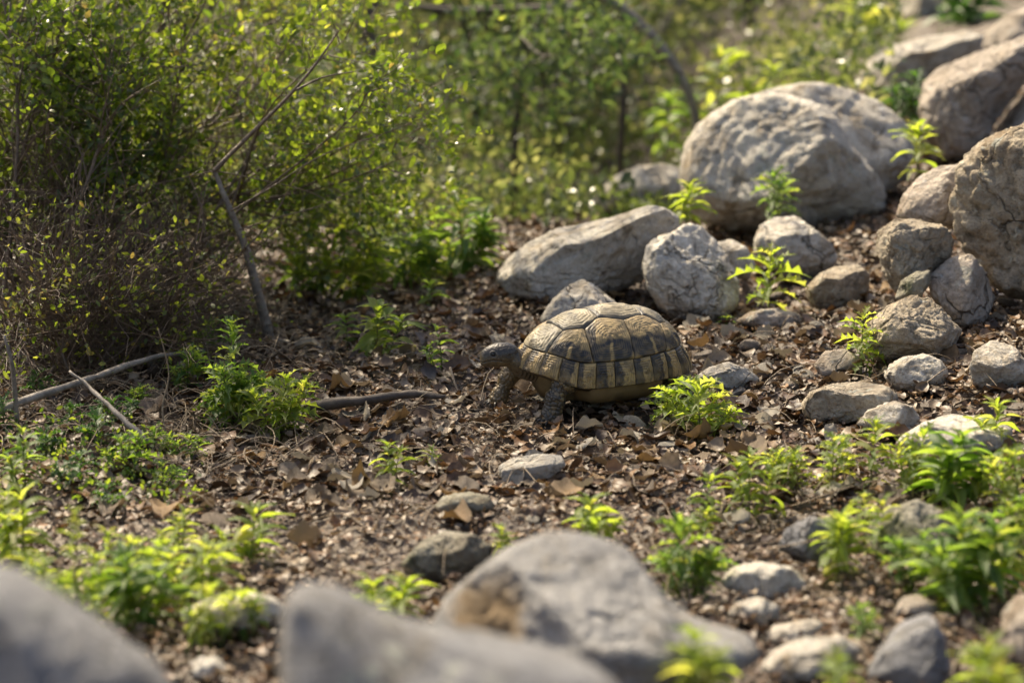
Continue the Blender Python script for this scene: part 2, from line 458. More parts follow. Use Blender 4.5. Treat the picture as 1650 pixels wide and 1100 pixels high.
UPV = np.array([0, math.sin(PITCH), math.cos(PITCH)])
FWV = np.array([0, math.cos(PITCH), -math.sin(PITCH)])
def rock_shape(poly, Y=None, depth=1.0, sub=5, seed=0, cuts=5, rough=1.0, box=.8, planes=(), strata=None, push=.22):
    """an outline in the photograph set at its own distance, given real size, thickness, broken faces and relief"""
    r_ = np.random.default_rng(seed + 100)
    c, ang, R = radial(poly)
    p = np.asarray(poly, float)
    w = (p[:, 0].max() - p[:, 0].min()); hgt = (p[:, 1].max() - p[:, 1].min())
    if Y is None:
        g = G(min(max(c[0], 5), 1645), p[:, 1].max() - .06 * hgt)
        Y = g.y
        sc = Y / ray(*c).y / F
        Y += push * depth * .5 * (.5 * (w + hgt)) * sc
    cen = P(c[0], c[1], Y)
    sc = Y / ray(*c).y / F
    D = depth * .5 * (.55 * w + .45 * hgt) * sc
    n, faces = ico(sub)
    a = np.arctan2(n[:, 2], n[:, 0]); s = np.sqrt(n[:, 0] ** 2 + n[:, 2] ** 2)
    f = s ** box; g = np.sign(n[:, 1]) * np.abs(n[:, 1]) ** box
    q = np.stack([f * np.cos(a), g, f * np.sin(a)], -1)
    pl = [(np.array(m_, float), d_) for m_, d_ in planes]
    for _ in range(cuts):
        m_ = r_.normal(size=3); m_[1] = -abs(m_[1]) * 1.1 - .15; m_[2] += .25
        pl.append((m_, r_.uniform(.62, .84)))
    for m_, d_ in pl:
        m_ = m_ / np.linalg.norm(m_)
        e = q @ m_ - d_
        q = q - m_ * (np.where(e > 0, e, 0) * .92)[:, None]
    so = seed * 3.7
    rad = np.maximum(np.linalg.norm(q, axis=1, keepdims=True), 1e-6)
    dirn = q / rad
    warp = np.stack([noise(q * 2 + so, 1), noise(q * 2 + so, 2), noise(q * 2 + so, 3)], -1)
    d = .035 * fbm(q * 1.7 + so, 2, 4) * (np.abs(n[:, 1]) ** .5)
    d = d + .050 * rough * (fbm(q * 3.0 + warp * .6 + so, 5, 9, .55))
    ridg = 1 - np.abs(noise(q * 4.2 + warp + so, 31)); d = d - .05 * rough * sstep(.86, 1, ridg)
    ridg = 1 - np.abs(noise(q * 9 + warp * 2 + so, 37)); d = d - .022 * rough * sstep(.8, 1, ridg)
    if sub >= 5:
        d = d + .013 * rough * fbm(q * 13 + so, 4, 51, .6)
    if strata:
        an, fr, am = strata
        co = (q[:, 0] * math.cos(an) + q[:, 2] * math.sin(an)) + .35 * warp[:, 0] + .12 * noise(q * 5 + so, 71)
        d = d + am * (np.abs(np.sin(co * fr)) ** .7 - .5) * (.55 + .45 * noise(q * 2.5 + so, 77))
    q = q + dirn * d[:, None]
    # keep the traced outline exact after the faces are broken off
    aq = np.arctan2(q[:, 2], q[:, 0]); sq = np.sqrt(q[:, 0] ** 2 + q[:, 2] ** 2)
    nb = 60; bi = ((aq + PI) / (2 * PI) * nb).astype(int) % nb
    mx_ = np.zeros(nb); np.maximum.at(mx_, bi, sq); mx_ = np.where(mx_ < .2, 1, mx_)
    mx_ = (np.roll(mx_, 1) + 2 * mx_ + np.roll(mx_, -1)) / 4
    ctr = (np.arange(-1, nb + 1) + .5) / nb * 2 * PI - PI
    fac = np.interp(aq, ctr, np.concatenate([mx_[-1:], mx_, mx_[:1]]))
    wf = sstep(.1, .8, sq / fac)
    q[:, 0] /= 1 + (fac - 1) * wf; q[:, 2] /= 1 + (fac - 1) * wf
    a2 = np.arctan2(q[:, 2], q[:, 0])
    Rr = np.interp(a2, ang, R) * sc
    s2 = np.sqrt(q[:, 0] ** 2 + q[:, 2] ** 2)
    X = Rr * s2 * np.cos(a2); Z = Rr * s2 * np.sin(a2)
    # centre blend avoids a pinch at the poles
    mR = R.mean() * sc
    bl = sstep(.0, .55, s2)
    X = X * bl + mR * q[:, 0] * (1 - bl); Z = Z * bl + mR * q[:, 2] * (1 - bl)
    V = X[:, None] * np.array([1, 0, 0]) + Z[:, None] * UPV + (q[:, 1] * D)[:, None] * FWV
    return V, faces, np.array(cen)

def rock(name, label, mat, poly, cat=None, group=None, more=None, **kw):
    V, Fc, cen = rock_shape(poly, **kw)
    if more:
        Vs, Fs, n = [V], [Fc], len(V)
        for kw2 in more:
            V2, F2, c2 = rock_shape(**kw2)
            Vs.append(V2 + c2 - cen); Fs.append(F2 + n); n += len(V2)
        V, Fc = np.concatenate(Vs), np.concatenate(Fs)
    o = link(name, mesh_np(name, V, Fc, ROCK[mat]), loc=cen)
    return tag(o, label, cat or 'rock', group)

rock('boulder', 'largest pale grey boulder with curved ridges and a deep fold, top centre right', 'grey',
     [(1092, 285), (1098, 235), (1130, 192), (1180, 160), (1240, 150), (1300, 158), (1345, 190), (1375, 235), (1400, 270), (1432, 312), (1425, 348), (1380, 366), (1300, 376), (1200, 378), (1130, 358), (1100, 328)],
     cat='boulder', Y=3.72, depth=1.0, sub=6, seed=1, cuts=1, rough=.55, box=.85, strata=(-.6, 13, .034), planes=[((.55, -1, -.5), .8)],
     more=[dict(poly=[(1170, 172), (1240, 143), (1310, 133), (1370, 145), (1420, 168), (1458, 200), (1472, 240), (1464, 290), (1400, 325), (1330, 330), (1240, 270)], Y=3.80, depth=.9, sub=5, seed=2, cuts=2, rough=.6, box=.85)])
rock('boulder', 'low grey boulder peeking out left of the largest boulder', 'grey',
     [(946, 350), (960, 310), (990, 283), (1030, 267), (1070, 264), (1105, 272), (1125, 320), (1100, 365), (1000, 372)], cat='boulder', Y=4.15, sub=5, seed=3, cuts=3, rough=.6)
rock('boulder', 'long wedge shaped grey boulder with a bright sloping top behind the tortoise', 'pale',
     [(792, 452), (812, 420), (850, 390), (900, 365), (960, 352), (1000, 342), (1050, 330), (1090, 342), (1098, 385), (1060, 440), (1000, 470), (940, 488), (880, 496), (832, 484)],
     cat='boulder', Y=3.29, depth=.9, sub=6, seed=4, cuts=2, rough=.8, box=.75, planes=[((-.15, -.45, 1), .58), ((.15, -1, -.35), .62), ((-.8, -.4, .2), .8)])
rock('rock', 'small pointed grey rock rising directly behind the top of the tortoise shell', 'pale',
     [(868, 515), (890, 482), (915, 459), (940, 449), (965, 463), (990, 483), (1004, 505), (1000, 540), (900, 545)], Y=3.08, sub=5, seed=5, cuts=4, rough=.8)
rock('boulder', 'upright pale boulder with a flat bright face right of the tortoise shell', 'pale',
     [(1034, 430), (1040, 395), (1065, 377), (1085, 372), (1105, 358), (1130, 362), (1155, 383), (1177, 410), (1192, 450), (1190, 492), (1168, 517), (1130, 529), (1090, 520), (1060, 495), (1042, 465)],
     cat='boulder', depth=.95, sub=6, seed=6, cuts=2, rough=.95, planes=[((.05, -1, .25), .72), ((.8, -.6, .1), .8)])
rock('rock', 'small grey rock tucked behind the right shoulder of the upright pale boulder', 'grey',
     [(1150, 392), (1180, 384), (1203, 398), (1216, 425), (1205, 450), (1165, 445)], Y=3.28, sub=4, seed=7, cuts=3)
rock('rock', 'rounded grey rock below the foot of the largest boulder', 'pale',
     [(1214, 385), (1224, 362), (1250, 349), (1285, 346), (1310, 363), (1335, 388), (1352, 415), (1335, 442), (1300, 462), (1270, 457), (1235, 432), (1217, 410)],
     sub=5, seed=8, cuts=4, planes=[((.3, -.5, .8), .75)])
rock('rock', 'flat topped tan rock below the rounded grey rock', 'tan',
     [(1297, 465), (1320, 440), (1350, 428), (1385, 425), (1402, 440), (1403, 472), (1380, 494), (1340, 503), (1308, 495)],
     sub=5, seed=9, cuts=2, planes=[((0, -.35, 1), .6), ((-.1, -1, -.3), .7)])
rock('rock', 'pitted rounded tan rock leaning on the huge right hand boulder', 'tan',
     [(1415, 402), (1419, 370), (1445, 351), (1480, 350), (1520, 360), (1541, 385), (1536, 415), (1505, 442), (1482, 470), (1450, 480), (1425, 450)],
     sub=6, seed=10, cuts=3, Y=3.00, rough=1.3)
rock('rock', 'brownish rock resting on top of the pitted tan rock', 'pink',
     [(1446, 345), (1455, 315), (1480, 285), (1510, 268), (1550, 264), (1575, 300), (1565, 350), (1535, 370), (1500, 372), (1460, 362)],
     sub=5, seed=11, cuts=3, Y=3.13)
rock('boulder', 'huge rough round boulder at the right edge, its grey cap over a brown base', 'tan',
     [(1531, 322), (1540, 275), (1570, 235), (1610, 210), (1650, 197), (1720, 190), (1800, 230), (1830, 320), (1800, 430), (1740, 485), (1655, 488), (1610, 468), (1570, 432), (1543, 380)],
     cat='boulder', sub=6, seed=12, cuts=2, Y=3.02, depth=.8, rough=1.1, strata=(.9, 11, .010))
rock('rock', 'broad brown rock with a small round hole, base of the cracked group', 'tan',
     [(1390, 555), (1400, 522), (1430, 492), (1470, 474), (1500, 480), (1530, 505), (1555, 530), (1542, 562), (1500, 580), (1450, 592), (1408, 588)],
     sub=6, seed=13, cuts=3, rough=1.2)
rock('rock', 'small chip of rock with yellow moss wedged on the cracked group', 'mossy',
     [(1443, 482), (1452, 452), (1475, 437), (1497, 434), (1503, 455), (1484, 480), (1458, 492)], sub=5, seed=14, cuts=2, Y=2.93)
rock('rock', 'angular grey rock split by a shadowed face under the huge right boulder', 'pink',
     [(1496, 445), (1530, 415), (1560, 408), (1592, 438), (1608, 480), (1592, 515), (1550, 538), (1520, 508), (1500, 478)],
     sub=5, seed=15, cuts=2, Y=2.96, planes=[((-.5, -.9, .4), .6), ((.8, -.7, .1), .55)])
rock('rock', 'oval grey cobble alone on the leaf litter below the cracked group', 'grey',
     [(1424, 606), (1432, 588), (1458, 575), (1490, 569), (1518, 580), (1528, 602), (1515, 624), (1480, 635), (1440, 628)], sub=5, seed=16, cuts=3)
rock('rock', 'rounded grey cobble near the right edge beside the oval cobble', 'grey',
     [(1561, 590), (1570, 565), (1600, 547), (1630, 556), (1652, 580), (1658, 612), (1640, 632), (1600, 636), (1570, 620)], sub=5, seed=17, cuts=3)
rock('rock', 'rock cut off by the right edge above the rounded cobble', 'pink',
     [(1626, 545), (1640, 520), (1670, 508), (1710, 530), (1710, 575), (1660, 585), (1634, 572)], sub=4, seed=18, Y=2.92)
rock('rock', 'long low tan rock nearest the bright seedlings on the right', 'tan',
     [(1292, 652), (1305, 630), (1340, 618), (1390, 615), (1430, 621), (1452, 640), (1436, 662), (1385, 678), (1330, 687), (1297, 672)],
     sub=5, seed=19, cuts=2, planes=[((0, -.5, 1), .62), ((-.3, -1, -.1), .7)])
rock('rock', 'small grey rock overlapping the right end of the long tan rock', 'grey',
     [(1383, 684), (1400, 661), (1440, 645), (1470, 654), (1488, 676), (1470, 698), (1420, 706)], sub=4, seed=20, cuts=3)
rock('rock', 'flat pale slab half hidden behind the right hand seedlings', 'grey',
     [(1440, 712), (1490, 680), (1540, 668), (1600, 672), (1640, 692), (1620, 735), (1500, 745)], sub=5, seed=21, cuts=3, planes=[((0, -.3, 1), .5)])
rock('boulder', 'blurred pale slab boulder high on the slope', 'grey',
     [(1389, 115), (1405, 90), (1440, 68), (1500, 52), (1560, 49), (1585, 60), (1580, 105), (1535, 130), (1480, 165), (1438, 184), (1402, 155)],
     cat='boulder', sub=5, seed=22, cuts=1, Y=4.35, planes=[((-.1, -.4, 1), .5), ((.2, -1, -.4), .6)])
rock('boulder', 'big ridged boulder split by a long dark diagonal crack', 'pink',
     [(1479, 172), (1490, 130), (1520, 103), (1580, 80), (1650, 58), (1700, 60), (1668, 118), (1640, 152), (1610, 192), (1580, 237), (1550, 264), (1508, 262), (1484, 215)],
     cat='boulder', sub=6, seed=23, cuts=2, Y=3.95, depth=.8, strata=(-.8, 13, .012), planes=[((-.1, -.4, 1), .75)])
rock('boulder', 'brown boulder just right of the dark diagonal crack', 'pink',
     [(1587, 248), (1620, 190), (1666, 132), (1740, 110), (1790, 200), (1720, 290), (1620, 285)], cat='boulder', sub=5, seed=24, Y=3.96, depth=.8)
rock('boulder', 'pink tinged boulder cut by the upper right corner', 'pink',
     [(1578, 78), (1590, 50), (1620, 25), (1660, 8), (1720, 20), (1740, 70), (1680, 100), (1600, 95)], cat='boulder', sub=5, seed=25, Y=4.5)
rock('boulder', 'tall blurred boulder standing at the top edge behind the slab', 'grey',
     [(1436, 80), (1448, 30), (1462, -15), (1495, -35), (1520, 0), (1530, 60), (1490, 90)], cat='boulder', sub=4, seed=26, Y=5.4)
rock('rock', 'small tan stone at the foot of the in-focus seedling beside the cracked group', 'pink',
     [(1312, 590), (1328, 567), (1360, 561), (1386, 575), (1380, 604), (1325, 608)], sub=4, seed=27)
rock('rock', 'thin pale slab with a flat bright top on open ground below the tortoise', 'pale',
     [(803, 750), (822, 739), (870, 731), (905, 733), (913, 750), (885, 770), (832, 778), (805, 773)],
     sub=5, seed=28, Y=2.46, cuts=0, box=.55, depth=.8, rough=.5, planes=[((-.1, -.55, 1), .36), ((.1, -1, -.35), .66)])
rock('rock', 'low grey rock just behind the bright clump at the tortoise tail', 'grey',
     [(1112, 612), (1140, 592), (1175, 582), (1205, 594), (1228, 612), (1200, 632), (1150, 636)], sub=5, seed=29, rough=1.2)
rock('rock', 'low brown rock at the foot of the tall seedling between boulders', 'pink',
     [(1180, 520), (1210, 502), (1250, 496), (1290, 505), (1296, 528), (1240, 540)], sub=4, seed=30)
rock('rock', 'mossy mound of stone in the lower centre behind the front boulder', 'mossy',
     [(645, 905), (678, 872), (720, 857), (762, 858), (795, 882), (785, 918), (720, 935), (655, 928)], sub=5, seed=31)
rock('rock', 'small mossy rock on the open litter below the pale slab', 'mossy',
     [(698, 815), (720, 798), (755, 792), (790, 800), (800, 820), (770, 836), (715, 836)], sub=4, seed=32)
rock('rock', 'white edged flat rock in the lower left gap', 'pale',
     [(285, 985), (330, 965), (400, 954), (442, 962), (460, 985), (440, 1015), (370, 1022), (295, 1010)], sub=5, seed=33, planes=[((0, -.5, 1), .6)])
rock('rock', 'little white blurred stone at the bottom between two front boulders', 'pale',
     [(298, 1075), (320, 1058), (350, 1058), (366, 1078), (350, 1098), (312, 1098)], sub=4, seed=34)
rock('rock', 'grey rock behind the yellow seedling on the lower right', 'fore',
     [(1253, 882), (1270, 850), (1310, 830), (1350, 848), (1360, 892), (1300, 912)], sub=4, seed=35)
rock('rock', 'rounded mossy grey rock between two lower right seedlings', 'mossy',
     [(1400, 855), (1430, 820), (1480, 804), (1522, 823), (1534, 862), (1512, 902), (1450, 912), (1408, 895)], sub=5, seed=36)
rock('rock', 'upright wedge of smooth grey rock at the lower right', 'fore',
     [(1396, 1090), (1422, 1042), (1460, 1005), (1500, 988), (1522, 1020), (1530, 1075), (1512, 1110), (1440, 1115)], sub=5, seed=37, rough=.5)
rock('rock', 'blurred brown rock cut by the right edge near the bottom corner', 'pink',
     [(1612, 1040), (1620, 990), (1645, 960), (1690, 960), (1710, 1020), (1690, 1075), (1630, 1075)], sub=4, seed=38)
rock('rock', 'flat grey rock lying below the pale green clump on the lower right', 'grey',
     [(1160, 940), (1180, 917), (1225, 905), (1275, 912), (1303, 938), (1270, 965), (1195, 968)], sub=5, seed=39)
rock('rock', 'low light rock in front of the flat grey rock', 'pale',
     [(1172, 992), (1190, 970), (1225, 962), (1258, 978), (1258, 1002), (1210, 1010)], sub=4, seed=40)
rock('rock', 'pinkish stone above the upright wedge at the lower right', 'pink',
     [(1440, 988), (1452, 965), (1480, 957), (1508, 972), (1506, 998), (1465, 1004)], sub=4, seed=41)
rock('rock', 'long slanting stone near the bottom, left of the upright wedge', 'pale',
     [(1225, 1072), (1250, 1048), (1300, 1028), (1360, 1025), (1392, 1045), (1370, 1085), (1290, 1102), (1240, 1098)], sub=5, seed=42)
rock('rock', 'thin slanting stone lying above the long slanting stone', 'pale',
     [(1222, 1028), (1255, 1008), (1300, 998), (1330, 1003), (1310, 1025), (1255, 1042)], sub=4, seed=43)
rock('boulder', 'nearest blurred grey boulder filling the lower left corner', 'fore',
     [(-160, 1000), (-110, 920), (-40, 905), (20, 915), (90, 960), (170, 1015), (240, 1065), (290, 1130), (260, 1260), (80, 1330), (-120, 1280)],
     cat='boulder', sub=5, seed=44, Y=1.28, cuts=2, rough=.45)
rock('boulder', 'blurred blue grey boulder with a peaked left end at the bottom centre', 'fore',
     [(458, 960), (480, 936), (520, 940), (590, 975), (650, 1002), (720, 1012), (800, 1028), (900, 1052), (960, 1075), (1010, 1115), (1000, 1250), (700, 1330), (480, 1250), (452, 1080)],
     cat='boulder', sub=5, seed=45, Y=1.34, cuts=2, rough=.35, box=.75)
rock('boulder', 'large pale front boulder with a rust brown patch at its left', 'rust',
     [(692, 1010), (715, 965), (760, 925), (820, 880), (880, 858), (950, 862), (1010, 880), (1045, 925), (1090, 975), (1130, 1005), (1190, 1020), (1235, 1032), (1225, 1060), (1120, 1100), (1020, 1180), (850, 1210), (730, 1110)],
     cat='boulder', sub=6, seed=46, Y=1.72, cuts=2, rough=.6, planes=[((-.75, -.8, .0), .62), ((.1, -.6, .75), .7)])

# tiny scattered stones
r_ = np.random.default_rng(5)
peb_meshes = []
for k in range(8):
    n, fc = ico(3)
    qn = n * np.array([1, r_.uniform(.6, .95), r_.uniform(.4, .65)])
    for _ in range(6):
        m_ = r_.normal(size=3); m_ /= np.linalg.norm(m_)
        e = qn @ m_ - r_.uniform(.35, .7); qn = qn - m_ * np.where(e > 0, e, 0)[:, None]
    qn = qn * (1 + .08 * noise(n * 3 + k * 5, 3))[:, None]
    peb_meshes.append([mesh_np('pebble', qn, fc, ROCK[mm]) for mm in ('grey', 'pale', 'pink')])
LM_ = [('dark fallen branch', 600, 690), ('tortoise tail clump', 1120, 650), ('pale flat slab', 858, 752), ('leaning sapling foot', 436, 560), ('long low tan rock', 1370, 650), ('oval grey cobble', 1475, 600),
       ('rock with the hole', 1470, 535), ('upright pale boulder', 1112, 440), ('long wedge boulder', 930, 420), ('mossy mound', 718, 895), ('large pale front boulder', 950, 940), ('flat topped tan rock', 1350, 465),
       ('upright smooth wedge', 1465, 1050), ('flat grey rock', 1230, 935), ('tortoise head', 800, 570), ('tall single seedling', 1238, 480), ('bushy weeds', 410, 650), ('yellow green seedling', 625, 750),
       ('white edged flat rock', 370, 985), ('mossy grey rock', 1465, 855), ('lone litter sprout', 692, 480), ('largest boulder', 1270, 260), ('upright single stem seedling', 1400, 730), ('long slanting stone', 1305, 1065), ('rounded cobble', 1605, 590)]
_used = set()
def peb_label(px, py, wpx, k):
    col_ = ('grey', 'pale', 'pinkish')[k]
    sz_ = 'tiny' if wpx < 14 else 'small' if wpx < 24 else 'fist shaped'
    for dist, nm, x, y in sorted((math.hypot(px - x, py - y), nm, x, y) for nm, x, y in LM_):
        dx, dy = px - x, py - y
        for side in (('left of' if dx < 0 else 'right of') if abs(dx) > abs(dy) else ('in front of' if dy > 0 else 'behind'), ('in front of' if dy > 0 else 'behind') if abs(dx) > abs(dy) else ('left of' if dx < 0 else 'right of')):
            for far in ('just', 'a little way', 'well'):
                if far == 'just' and dist > 110: continue
                if far == 'a little way' and dist > 180: continue
                L = f'{sz_} {col_} loose stone {far} {side} the {nm}'
                if L not in _used: _used.add(L); return L
    return 'loose stone on the litter'
def pebble(px, py, wpx, label=None, m_=None, seed=0, flat=1.0):
    g = G(px, py); s = wpx * .5 * g.y / F * 1.02
    mk = m_ if m_ is not None else int(r_.integers(3)); me = peb_meshes[r_.integers(8)][mk]
    o = link('pebble', me); o.location = (g.x, g.y, g.z + (s * .25 if flat == 1 else s * .05 + .007))
    o.scale = (s, s * r_.uniform(.7, 1.1), s * r_.uniform(.7, 1.1) * flat); o.rotation_euler = (r_.uniform(-.4, .4), r_.uniform(-.4, .4), r_.uniform(0, 6))
    tag(o, label or peb_label(px, py, wpx, mk), 'stone', None if label else 'loose small stones scattered over the litter')
pebble(793, 432, 44, 'pale stone at the left foot of the wedge shaped boulder', 1)
pebble(1075, 728, 55, 'whitish stone on the litter below the bright clump at the tail', 1)
pebble(1018, 690, 60, 'flat grey stone lying between the tortoise and the bright clump', 0)
pebble(460, 705, 26, 'little grey stone at the foot of the bushy weed left of the stick', 0)
pebble(1640, 640, 40, 'orange brown stone cut by the right edge below the rounded cobble', 2)
for _ in range(60):
    px, py = r_.uniform(320, 1640), r_.uniform(480, 1080)
    if py < 720 and 760 < px < 1120: continue
    pebble(px, py, r_.uniform(9, 26))
for _ in range(30):
    pebble(r_.uniform(1080, 1420), r_.uniform(880, 1080), r_.uniform(16, 42))
for _ in range(12):
    pebble(r_.uniform(1250, 1560), r_.uniform(380, 540), r_.uniform(12, 30))

for _ in range(24):
    o_ = pebble(r_.uniform(1100, 1330), r_.uniform(525, 650), r_.uniform(16, 56), None, int(r_.integers(1, 3)), flat=.75)
for _ in range(24):
    o_ = pebble(r_.uniform(1240, 1520), r_.uniform(380, 575), r_.uniform(22, 48), None, 2, flat=.55)
for _ in range(14):
    o_ = pebble(r_.uniform(1500, 1650), r_.uniform(480, 690), r_.uniform(20, 46), None, 2, flat=.55)
for _ in range(16):
    o_ = pebble(r_.uniform(460, 1100), r_.uniform(700, 860), r_.uniform(16, 34), None, int(r_.integers(2)), flat=.45)

# ------------------------------------------------------------------ leaf litter
def dead_leaf(kind, r, fine=False):
    """curled dry leaf, unit length along x"""
    nu, nv = (7, 5) if not fine else (12, 7)
    u = np.linspace(0, 1, nu); v = np.linspace(-1, 1, nv)
    wid = {0: .30, 1: .42, 2: .22}[kind]
    prof = wid * np.sin(PI * u ** .8) ** .75
    if kind == 1: prof = prof * (1 + .10 * np.sin(u * 19 + r.uniform(0, 6)))
    prof[0] = .02; prof[-1] = .015
    U, Vv = np.meshgrid(u, v, indexing='ij')
    X = U - .5; Y_ = Vv * prof[:, None]
    c1, c2, tw = r.uniform(-.9, .9), r.uniform(.2, 1.6), r.uniform(-1.2, 1.2)
    Z = c1 * (U - .5) ** 2 * 1.1 + c2 * Y_ ** 2 * 1.5 + tw * (U - .5) * Y_ + .05 * np.abs(Vv) * r.uniform(-1, 1)
    Z = Z + r.normal(size=Z.shape) * (.03 if not fine else .012) + (.04 * np.sin(U * 11 + Vv * 3 + r.uniform(0, 6)) if fine else 0)
    V = np.stack([X, Y_, Z], -1).reshape(-1, 3)
    i = np.arange(nu - 1)[:, None] * nv + np.arange(nv - 1)[None]
    Q = np.stack([i, i + nv, i + nv + 1, i + 1], -1).reshape(-1, 4)
    return V, Q

r_ = np.random.default_rng(11)
LITTER = [dead_leaf(k % 3, r_) for k in range(14)]
PAL = np.array([(.16, .115, .08), (.22, .165, .12), (.11, .075, .05), (.28, .23, .18), (.33, .29, .24), (.20, .125, .07), (.25, .16, .085), (.07, .048, .035), (.36, .33, .29), (.14, .10, .075)])

def rotmats(yaw, tilt, roll):
    cy, sy, ct, st, cr, sr = np.cos(yaw), np.sin(yaw), np.cos(tilt), np.sin(tilt), np.cos(roll), np.sin(roll)
    Rz = np.zeros((len(yaw), 3, 3)); Rz[:, 0, 0] = cy; Rz[:, 0, 1] = -sy; Rz[:, 1, 0] = sy; Rz[:, 1, 1] = cy; Rz[:, 2, 2] = 1
    Ry = np.zeros_like(Rz); Ry[:, 0, 0] = ct; Ry[:, 0, 2] = st; Ry[:, 1, 1] = 1; Ry[:, 2, 0] = -st; Ry[:, 2, 2] = ct
    Rx = np.zeros_like(Rz); Rx[:, 0, 0] = 1; Rx[:, 1, 1] = cr; Rx[:, 1, 2] = -sr; Rx[:, 2, 1] = sr; Rx[:, 2, 2] = cr
    return Rz @ Ry @ Rx

def scatter(protos, pos, R, size, cols, name, mat):
    buf = Buf(); which = rng.integers(0, len(protos), len(pos))
    Cs = []
    for k, (V0, Q0) in enumerate(protos):
        idx = np.nonzero(which == k)[0]
        if not len(idx): continue
        W = np.einsum('nij,vj->nvi', R[idx], V0) * size[idx, None, None] + pos[idx, None]
        nv = len(V0)
        Fc = (Q0[None] + (np.arange(len(idx)) * nv)[:, None, None]).reshape(-1, Q0.shape[1])
        buf.V.append(W.reshape(-1, 3)); buf.F.append(Fc + buf.n); buf.n += nv * len(idx)
        buf.C.append(np.repeat(cols[idx], nv, 0))
    return buf.mesh(name, mat)

def ground_points(n, y0, y1, power=1.0, margin=1.15):
    """random points on the ground inside the strip the camera can see, a bit wider"""
    Yv = (rng.uniform(0, 1, n) * (y1 ** (1 + power) - y0 ** (1 + power)) + y0 ** (1 + power)) ** (1 / (1 + power))
    X = rng.uniform(-1, 1, n) * Yv * .2118 * margin
    return X, Yv

n = 36000
X, Yv = ground_points(n, 1.55, 4.6, .2)
keep = np.ones(n, bool)
size = np.clip(rng.lognormal(math.log(.0130), .45, n), .005, .036)
size = np.where(Yv < 2.35, size * .65, size)
Z = H(X, Yv) + rng.uniform(-.002, .009, n) + .004
R = rotmats(rng.uniform(0, 2 * PI, n), rng.normal(0, .24, n), rng.normal(0, .32, n))
cols = PAL[rng.integers(0, len(PAL), n)] * (.70, .58, .43) * rng.uniform(.5, 1.2, (n, 1))
FEET = [(.048, 2.668), (-.018, 2.752), (.152, 2.745), (.19, 2.82), (.04, 2.69)]
def off_feet(X, Yv, rad_=.019):
    k = np.ones(len(X), bool)
    for fx_, fy_ in FEET: k &= np.hypot(X - fx_, Yv - fy_) > rad_
    return k
k = off_feet(X, Yv); X, Yv, Z, R, size, cols = X[k], Yv[k], Z[k], R[k], size[k], cols[k]
LM = litter_mat('dead_leaf_litter', True)
tag(link('leaf_litter', scatter(LITTER, np.stack([X, Yv, Z], -1), R, size, cols, 'leaf_litter', LM)), 'brown and grey dead leaf litter covering the woodland floor', 'leaf litter', kind='stuff')
# crumbs
n = 26000
X, Yv = ground_points(n, 1.6, 3.8, .1)
crumb = [(np.array([(-.5, -.25, 0), (.4, -.35, .1), (.5, .2, 0), (-.3, .35, .15)]), np.array([(0, 1, 2, 3)])), (np.array([(-.5, -.1, 0), (.5, -.14, .05), (.5, .1, 0), (-.5, .12, .1)]), np.array([(0, 1, 2, 3)]))]
R = rotmats(rng.uniform(0, 2 * PI, n), rng.normal(0, .6, n), rng.normal(0, .6, n))
cols = PAL[rng.integers(0, len(PAL), n)] * (.78, .64, .48) * rng.uniform(.6, 1.4, (n, 1))
tag(link('litter_crumbs', scatter(crumb, np.stack([X, Yv, H(X, Yv) + rng.uniform(.0, .013, n)], -1), R, rng.uniform(.003, .008, n), cols, 'litter_crumbs', LM)),
    'crumbled bits of dead leaf strewn among the litter', 'leaf crumbs', kind='stuff')
# the large single leaves, pieces of the ground
LM2 = litter_mat('large_dead_leaf', False, [(0, (.18, .13, .078)), (.15, (.27, .225, .155)), (.35, (.125, .083, .045)), (.5, (.22, .135, .055)), (.62, (.32, .285, .225)), (.8, (.09, .062, .036)), (.92, (.25, .15, .055))])
big_meshes = [mesh_np('fallen_leaf', *dead_leaf(k % 2, r_, True), LM2) for k in range(16)]
for k in range(298):
    Yk = rng.uniform(2.15, 3.3); Xk = rng.uniform(-.9, 1) * Yk * .205
    if k < 60: Xk, Yk = rng.uniform(.22, .62), rng.uniform(2.75, 3.5)
    elif k < 150: Xk, Yk = rng.uniform(-.25, .3), rng.uniform(2.35, 2.8)
    while not off_feet(np.array([Xk]), np.array([Yk]), .03)[0]: Xk += .03; Yk += .03
    o = link('fallen_leaf', big_meshes[k % 16], ground)
    s = rng.uniform(.024, .044); o.scale = (s, s, s)
    o.location = (Xk, Yk, float(H(Xk, Yk)) + rng.uniform(.006, .014))
    o.rotation_euler = (rng.normal(0, .3), rng.normal(0, .28), rng.uniform(0, 6.28))
# dry straws and fine twigs on the ground
buf = Buf()
for k in range(1100):
    if k < 700: px, py = rng.uniform(-20, 480), rng.uniform(470, 760)
    else: px, py = rng.uniform(200, 1650), rng.uniform(520, 1000)
    d = ray(px, py); t = CAM_H / -d.z; x0, y0 = d.x * t, d.y * t
    L = rng.uniform(.02, .09); a = rng.uniform(0, 2 * PI); b_ = rng.normal(0, .5)
    s = np.linspace(0, 1, 6)
    xs = x0 + L * s * np.cos(a + b_ * s); ys = y0 + L * s * np.sin(a + b_ * s)
    zs = H(xs, ys) + .008 + rng.uniform(0, .02) * np.sin(s * PI) + (s * rng.uniform(0, .03) if rng.random() < .35 else 0)
    tube_buf(buf, np.stack([xs, ys, zs], -1), np.linspace(1, .5, 6) * rng.uniform(.0004, .0009), 4)
tag(link('dry_straw', buf.mesh('dry_straw', STRAWM)), 'thin dry straw and twigs tangled over the litter', 'straw', kind='stuff')

